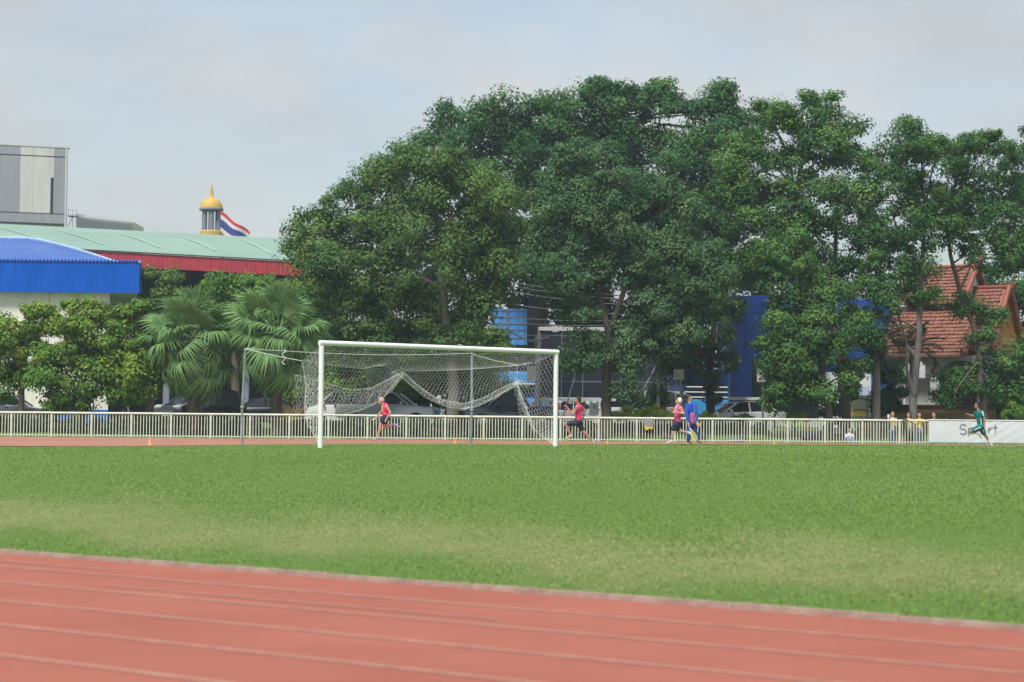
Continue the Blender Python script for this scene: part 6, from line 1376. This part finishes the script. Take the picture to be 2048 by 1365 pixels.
# concrete electricity post with guy, boxes and number plates
p = GP(1316, 93); o = empty('utility_post', p, 'white concrete utility post among the leaves right of the stage screen', 'post'); b = loc_fn(p)
m = MB(); m.box((0, 0, b(1316, 560, 93).z / 2 - 0.2), (0.16, 0.16, b(1316, 560, 93).z + 0.4), taper=0.8); m.build('shaft', M['post_white'], o, bevel=.01)
m = MB(); m.box((0, -0.10, b(1316, 612, 93).z), (1.6, 0.1, 0.1)); m.build('crossarm', M['galv'], o)
p = W(1063, 748, 94.5); p.z = ground_z(p.x, 94.5); o = empty('electric_box', p, 'white electric cabinet on a steel post behind the right goal post', 'cabinet'); z = W(1063, 748, 94.5).z - p.z
m = MB(); m.box((0, 0, z), (0.48, 0.25, 0.76)); c_ = m.build('cabinet', M['cream_wall'], o, bevel=.015)
m = MB(); m.box((0, -0.135, z), (0.40, 0.02, 0.66)); m.build('door', M['cream_wall'], c_, bevel=.005)
m = MB(); m.tube([(0.22, 0.2, -0.2), (0.22, 0.2, z + 2.0)], 0.05, 8); m.build('post', M['galv'], o)
SEG = {'6': [[(1, 1.9), (0.5, 2), (0.1, 1.6), (0, 0.7), (0.2, 0.1), (0.6, 0), (1, 0.3), (1, 0.8), (0.6, 1.1), (0.1, 0.9)]], '3': [[(0.1, 1.8), (0.6, 2), (1, 1.7), (0.9, 1.2), (0.5, 1.05), (0.95, 0.85), (1, 0.3), (0.5, 0), (0.05, 0.25)]], '2': [[(0.05, 1.6), (0.4, 2), (0.9, 1.8), (0.95, 1.3), (0, 0), (1, 0)]]}
def num_sign(px, py, Y, txt, label, w, h, post_top):
    p = GP(px, Y); o = empty('number_sign', p, label, 'sign'); z = loc_fn(p)(px, py, Y).z
    m = MB(); m.box((0, 0, z), (w, 0.12, h)); bd = m.build('plate', M['white_wall'], o, bevel=.01)
    x = -0.5 * len(txt) * 0.22 + 0.03
    for ch in txt:
        m = MB()
        for st in SEG[ch]:
            for a, c in zip(st, st[1:]): m.bar((x + a[0] * 0.15, -0.075, z - 0.17 + a[1] * 0.16), (x + c[0] * 0.15, -0.075, z - 0.17 + c[1] * 0.16), 0.035, 0.012)
        m.build('numeral', M['black'], bd); x += 0.22
    m = MB(); m.tube([(0.1, 0.1, -0.2), (0.1, 0.1, z + post_top)], 0.05, 8); m.build('post', M['galv'], o)
num_sign(1357, 749, 92.2, '63', 'white plate numbered 63 on a pole behind leaves', 0.52, 0.5, 0.0)
num_sign(1522, 752, 91.5, '2', 'white box numbered 2 on a post in front of the blue column', 0.42, 0.62, 0.2)
# overhead cables strung behind the trees
M['cable'] = mat('cable', (0.20, 0.22, 0.25), 0.5, 0.1)
for i, (ya, yb, Y) in enumerate(((540, 596, 94.2), (548, 604, 94.4), (560, 614, 94.2), (588, 632, 94.4), (622, 640, 94.2), (634, 648, 94.4), (662, 662, 94.2))):
    a = W(900, ya, Y + 4); c = W(1316, yb, 93.0); e = W(1790, yb + 14, Y + 1)
    m = MB(); m.tube(sag(a - c, Vector((0, 0, 0)), 0.25, 14), 0.014, 5); m.tube(sag(Vector((0, 0, 0)), e - c, 0.3, 14), 0.014, 5)
    o = m.build('overhead_cable', M['cable'], None, False, c); tag(o, 'thin overhead cable across the dark trees, ' + ('highest', 'second highest', 'third highest', 'middle one', 'third lowest', 'second lowest', 'lowest')[i] + ' on the utility post', 'cable', 'overhead cables')
for i, (ya, yb) in enumerate(((592, 612), (606, 622))):
    a = W(-20, ya, 100); c = W(240, yb, 100); m = MB(); m.tube(sag(Vector((0, 0, 0)), c - a, 0.2, 12), 0.014, 5)
    o = m.build('overhead_cable', M['cable'], None, False, a); tag(o, ('upper', 'lower')[i] + ' thin overhead cable crossing the cream wall under the blue roof', 'cable', 'cables by the blue roofed hall')

# clothes
M['dark_red'] = mat('cloth_dark_red', (0.12, 0.02, 0.04), 0.85, 0.1)
def hang(name, label, pts, Y, mt, patches=(), cat='cloth', w=0.02):
    p = W(pts[0][0], pts[0][1], Y); o = empty(name, p, label, cat); lf = lambda x, y: W(x, y, Y) - p
    m = MB(); m.prism([lf(x, y) + Vector((0, 0.02 * math.sin(i * 2.3), 0)) for i, (x, y) in enumerate(pts)], (0, w, 0)); m.build('fabric', M[mt], o)
    for nm, q, mt2 in patches:
        m = MB(); m.prism([lf(x, y) + Vector((0, -0.03, 0)) for x, y in q], (0, 0.012, 0)); m.build(nm, M[mt2], o)
    return o
hang('hanging_shirt', 'white jersey with a gold print hanging from a line under the stage screen', [(1179, 803), (1183, 802), (1186, 806), (1192, 806), (1195, 802), (1198, 804), (1197, 830), (1190, 832), (1178, 831)], 91.5, 'white', (('gold_print', [(1185.5, 810), (1192, 810), (1191.5, 818), (1186, 818)], 'tan'),), 'shirt')
hang('hanging_shirt', 'small white shirt hanging beside the first brace pole', [(1137, 803), (1143, 802), (1145, 808), (1137, 808)], 91.5, 'white', (), 'shirt')
hang('hanging_shirt', 'dark red shirt hanging behind the goal post', [(1124, 803), (1131, 803), (1130, 815), (1125, 814)], 91.8, 'dark_red', (), 'shirt')
p = W(1118, 808, 91.6); m = MB(); m.tube(sag(Vector((0, 0, 0)), W(1245, 810, 91.6) - p, 0.03), 0.012, 5); o = m.build('clothes_line', M['black'], None, False, p); tag(o, 'dark clothes line carrying shirts under the stage screen', 'rope')
X, Yf_ = fence_local(1297)
hang('draped_towel', 'grey and yellow towel draped over the fence rail', [(1288, 837), (1306.5, 837), (1306.5, 850), (1305, 856), (1299, 857), (1292, 856), (1288.5, 851)], Yf_ - 0.10, 'grey', (('yellow_border', [(1288.2, 850), (1293, 853.5), (1300, 855), (1306, 853), (1305.5, 859), (1299, 858), (1293, 861), (1289, 858)], 'yellow'),), 'towel', 0.18)
# bags and stones on the lawn
def lump(name, label, px, py, Y, r, mt, cat, seed, group=None, fl=(1, 0.8, 0.8)):
    p = W(px, py, Y); p.z = ground_z(p.x, Y); rg = random.Random(seed); m = MB(); prof = [(0.75, 0), (1.0, 0.25), (0.98, 0.6), (0.75, 1.05), (0.35, 1.35), (0.05, 1.42)]
    m.lathe((0, 0, 0), [(a * r, z * r) for a, z in prof], 14)
    m.v = [(x * fl[0] * (1 + 0.12 * math.sin(3 * x / r + seed)), y * fl[1], z * fl[2] * (1 + 0.15 * math.sin(4 * x / r + 2 * seed))) for x, y, z in m.v]
    o = empty(name, p, label, cat, group); m.build('bulk', M[mt], o, True)
    if cat == 'bag':
        q = MB(); q.tube([(-r * 0.5, -r * 0.5, r * 0.9 * fl[2]), (-r * 0.2, -r * 0.3, r * 1.75 * fl[2]), (r * 0.3, -r * 0.3, r * 1.7 * fl[2]), (r * 0.5, -r * 0.5, r * 0.9 * fl[2])], 0.02, 6); q.build('strap', M['black'], o, True)
    return o
lump('bag', 'black bag at the foot of the forked trunk', 1201, 884, 86.4, 0.30, 'dark', 'bag', 1)
lump('bag', 'black rucksack on the grass behind the runner with the headband', 1332, 884, 86.6, 0.26, 'dark', 'bag', 2, fl=(1, .8, 1.1))
lump('bag', 'dark blue rucksack behind the official', 1404, 884, 87.0, 0.24, 'navy', 'bag', 3, fl=(1, .8, 1.2))
lump('bag', 'pale blue sports bag on the grass in front of the white sedan', 1478, 886, 86.0, 0.20, 'denim', 'bag', 4, fl=(2.0, .8, .7))
lump('bag', 'black sports bag beside the pale blue one', 1492, 886, 86.3, 0.20, 'dark', 'bag', 5, fl=(1.5, .8, .8))
lump('stone', 'round grey stone right of the hammock', 1668, 866, 91, 0.32, 'post_white', 'stone', 6, 'stones on the lawn', (1.2, 1, .8))
lump('stone', 'smaller grey stone beside the round one', 1677, 867, 91.4, 0.24, 'post_white', 'stone', 7, 'stones on the lawn', (1.1, 1, .9))
# white gate posts by the sedan
for px, w_ in ((1433, 0.19), (1540, 0.20)):
    p = GP(px, 92.3); z = loc_fn(p)(px, 826, 92.3).z; o = empty('bollard', p, 'square white post before the front of the white sedan' if px < 1500 else 'square white post before the tail of the white sedan', 'bollard', 'square white posts'); m = MB(); m.box((0, 0, z / 2 - 0.1), (w_, w_, z + 0.2)); m.build('shaft', M['white_paint'], o, bevel=.015)
    m = MB(); m.box((0, 0, z + 0.02), (w_ * 1.12, w_ * 1.12, 0.05), taper=0.8); m.build('cap', M['white_paint'], o)
# yellow blossoms of a creeper on the ivy tree, old stake and white pole of the leaning lamp
V, F, T = leaf_cloud([tuple(W(1414, 686, 92.5)), tuple(W(1400, 702, 92.5)), tuple(W(1428, 678, 92.6))], [0.30, 0.2, 0.16], 10, 0.16, 0.13, 77)
o = link('blossom', np_mesh('blossom', V, F, M['leaf_orange'], T)); tag(o, 'cluster of orange-yellow blossoms in the creeper covered tree', 'flowers')
p = GP(2012, 92.5); m = MB(); m.tube([(0, 0, -0.1), (-0.22, 0, 1.15)], 0.02, 6); o = m.build('stake', M['post_white'], None, False, p); tag(o, 'thin leaning white stake beside the flowering bush', 'stake')
p = GP(1150, 90.0)
# ------------------------------------------------------------------ thin warm-season haze
hz = MB(); hz.box((0, 150, 10.9), (460, 380, 24.0)); hzo = hz.build('haze', None); tag(hzo, 'pale thin summer haze over the whole field', 'haze', None, 'stuff')
hm_ = bpy.data.materials.new('haze'); hm_.use_nodes = True; t_ = hm_.node_tree; t_.nodes.clear()
ho_ = t_.nodes.new('ShaderNodeOutputMaterial'); hv_ = t_.nodes.new('ShaderNodeVolumePrincipled'); hv_.inputs['Color'].default_value = (0.74, 0.87, 1.0, 1); hv_.inputs['Density'].default_value = 0.00048; hv_.inputs['Anisotropy'].default_value = 0.2
t_.links.new(hv_.outputs[0], ho_.inputs['Volume']); hzo.data.materials.append(hm_)
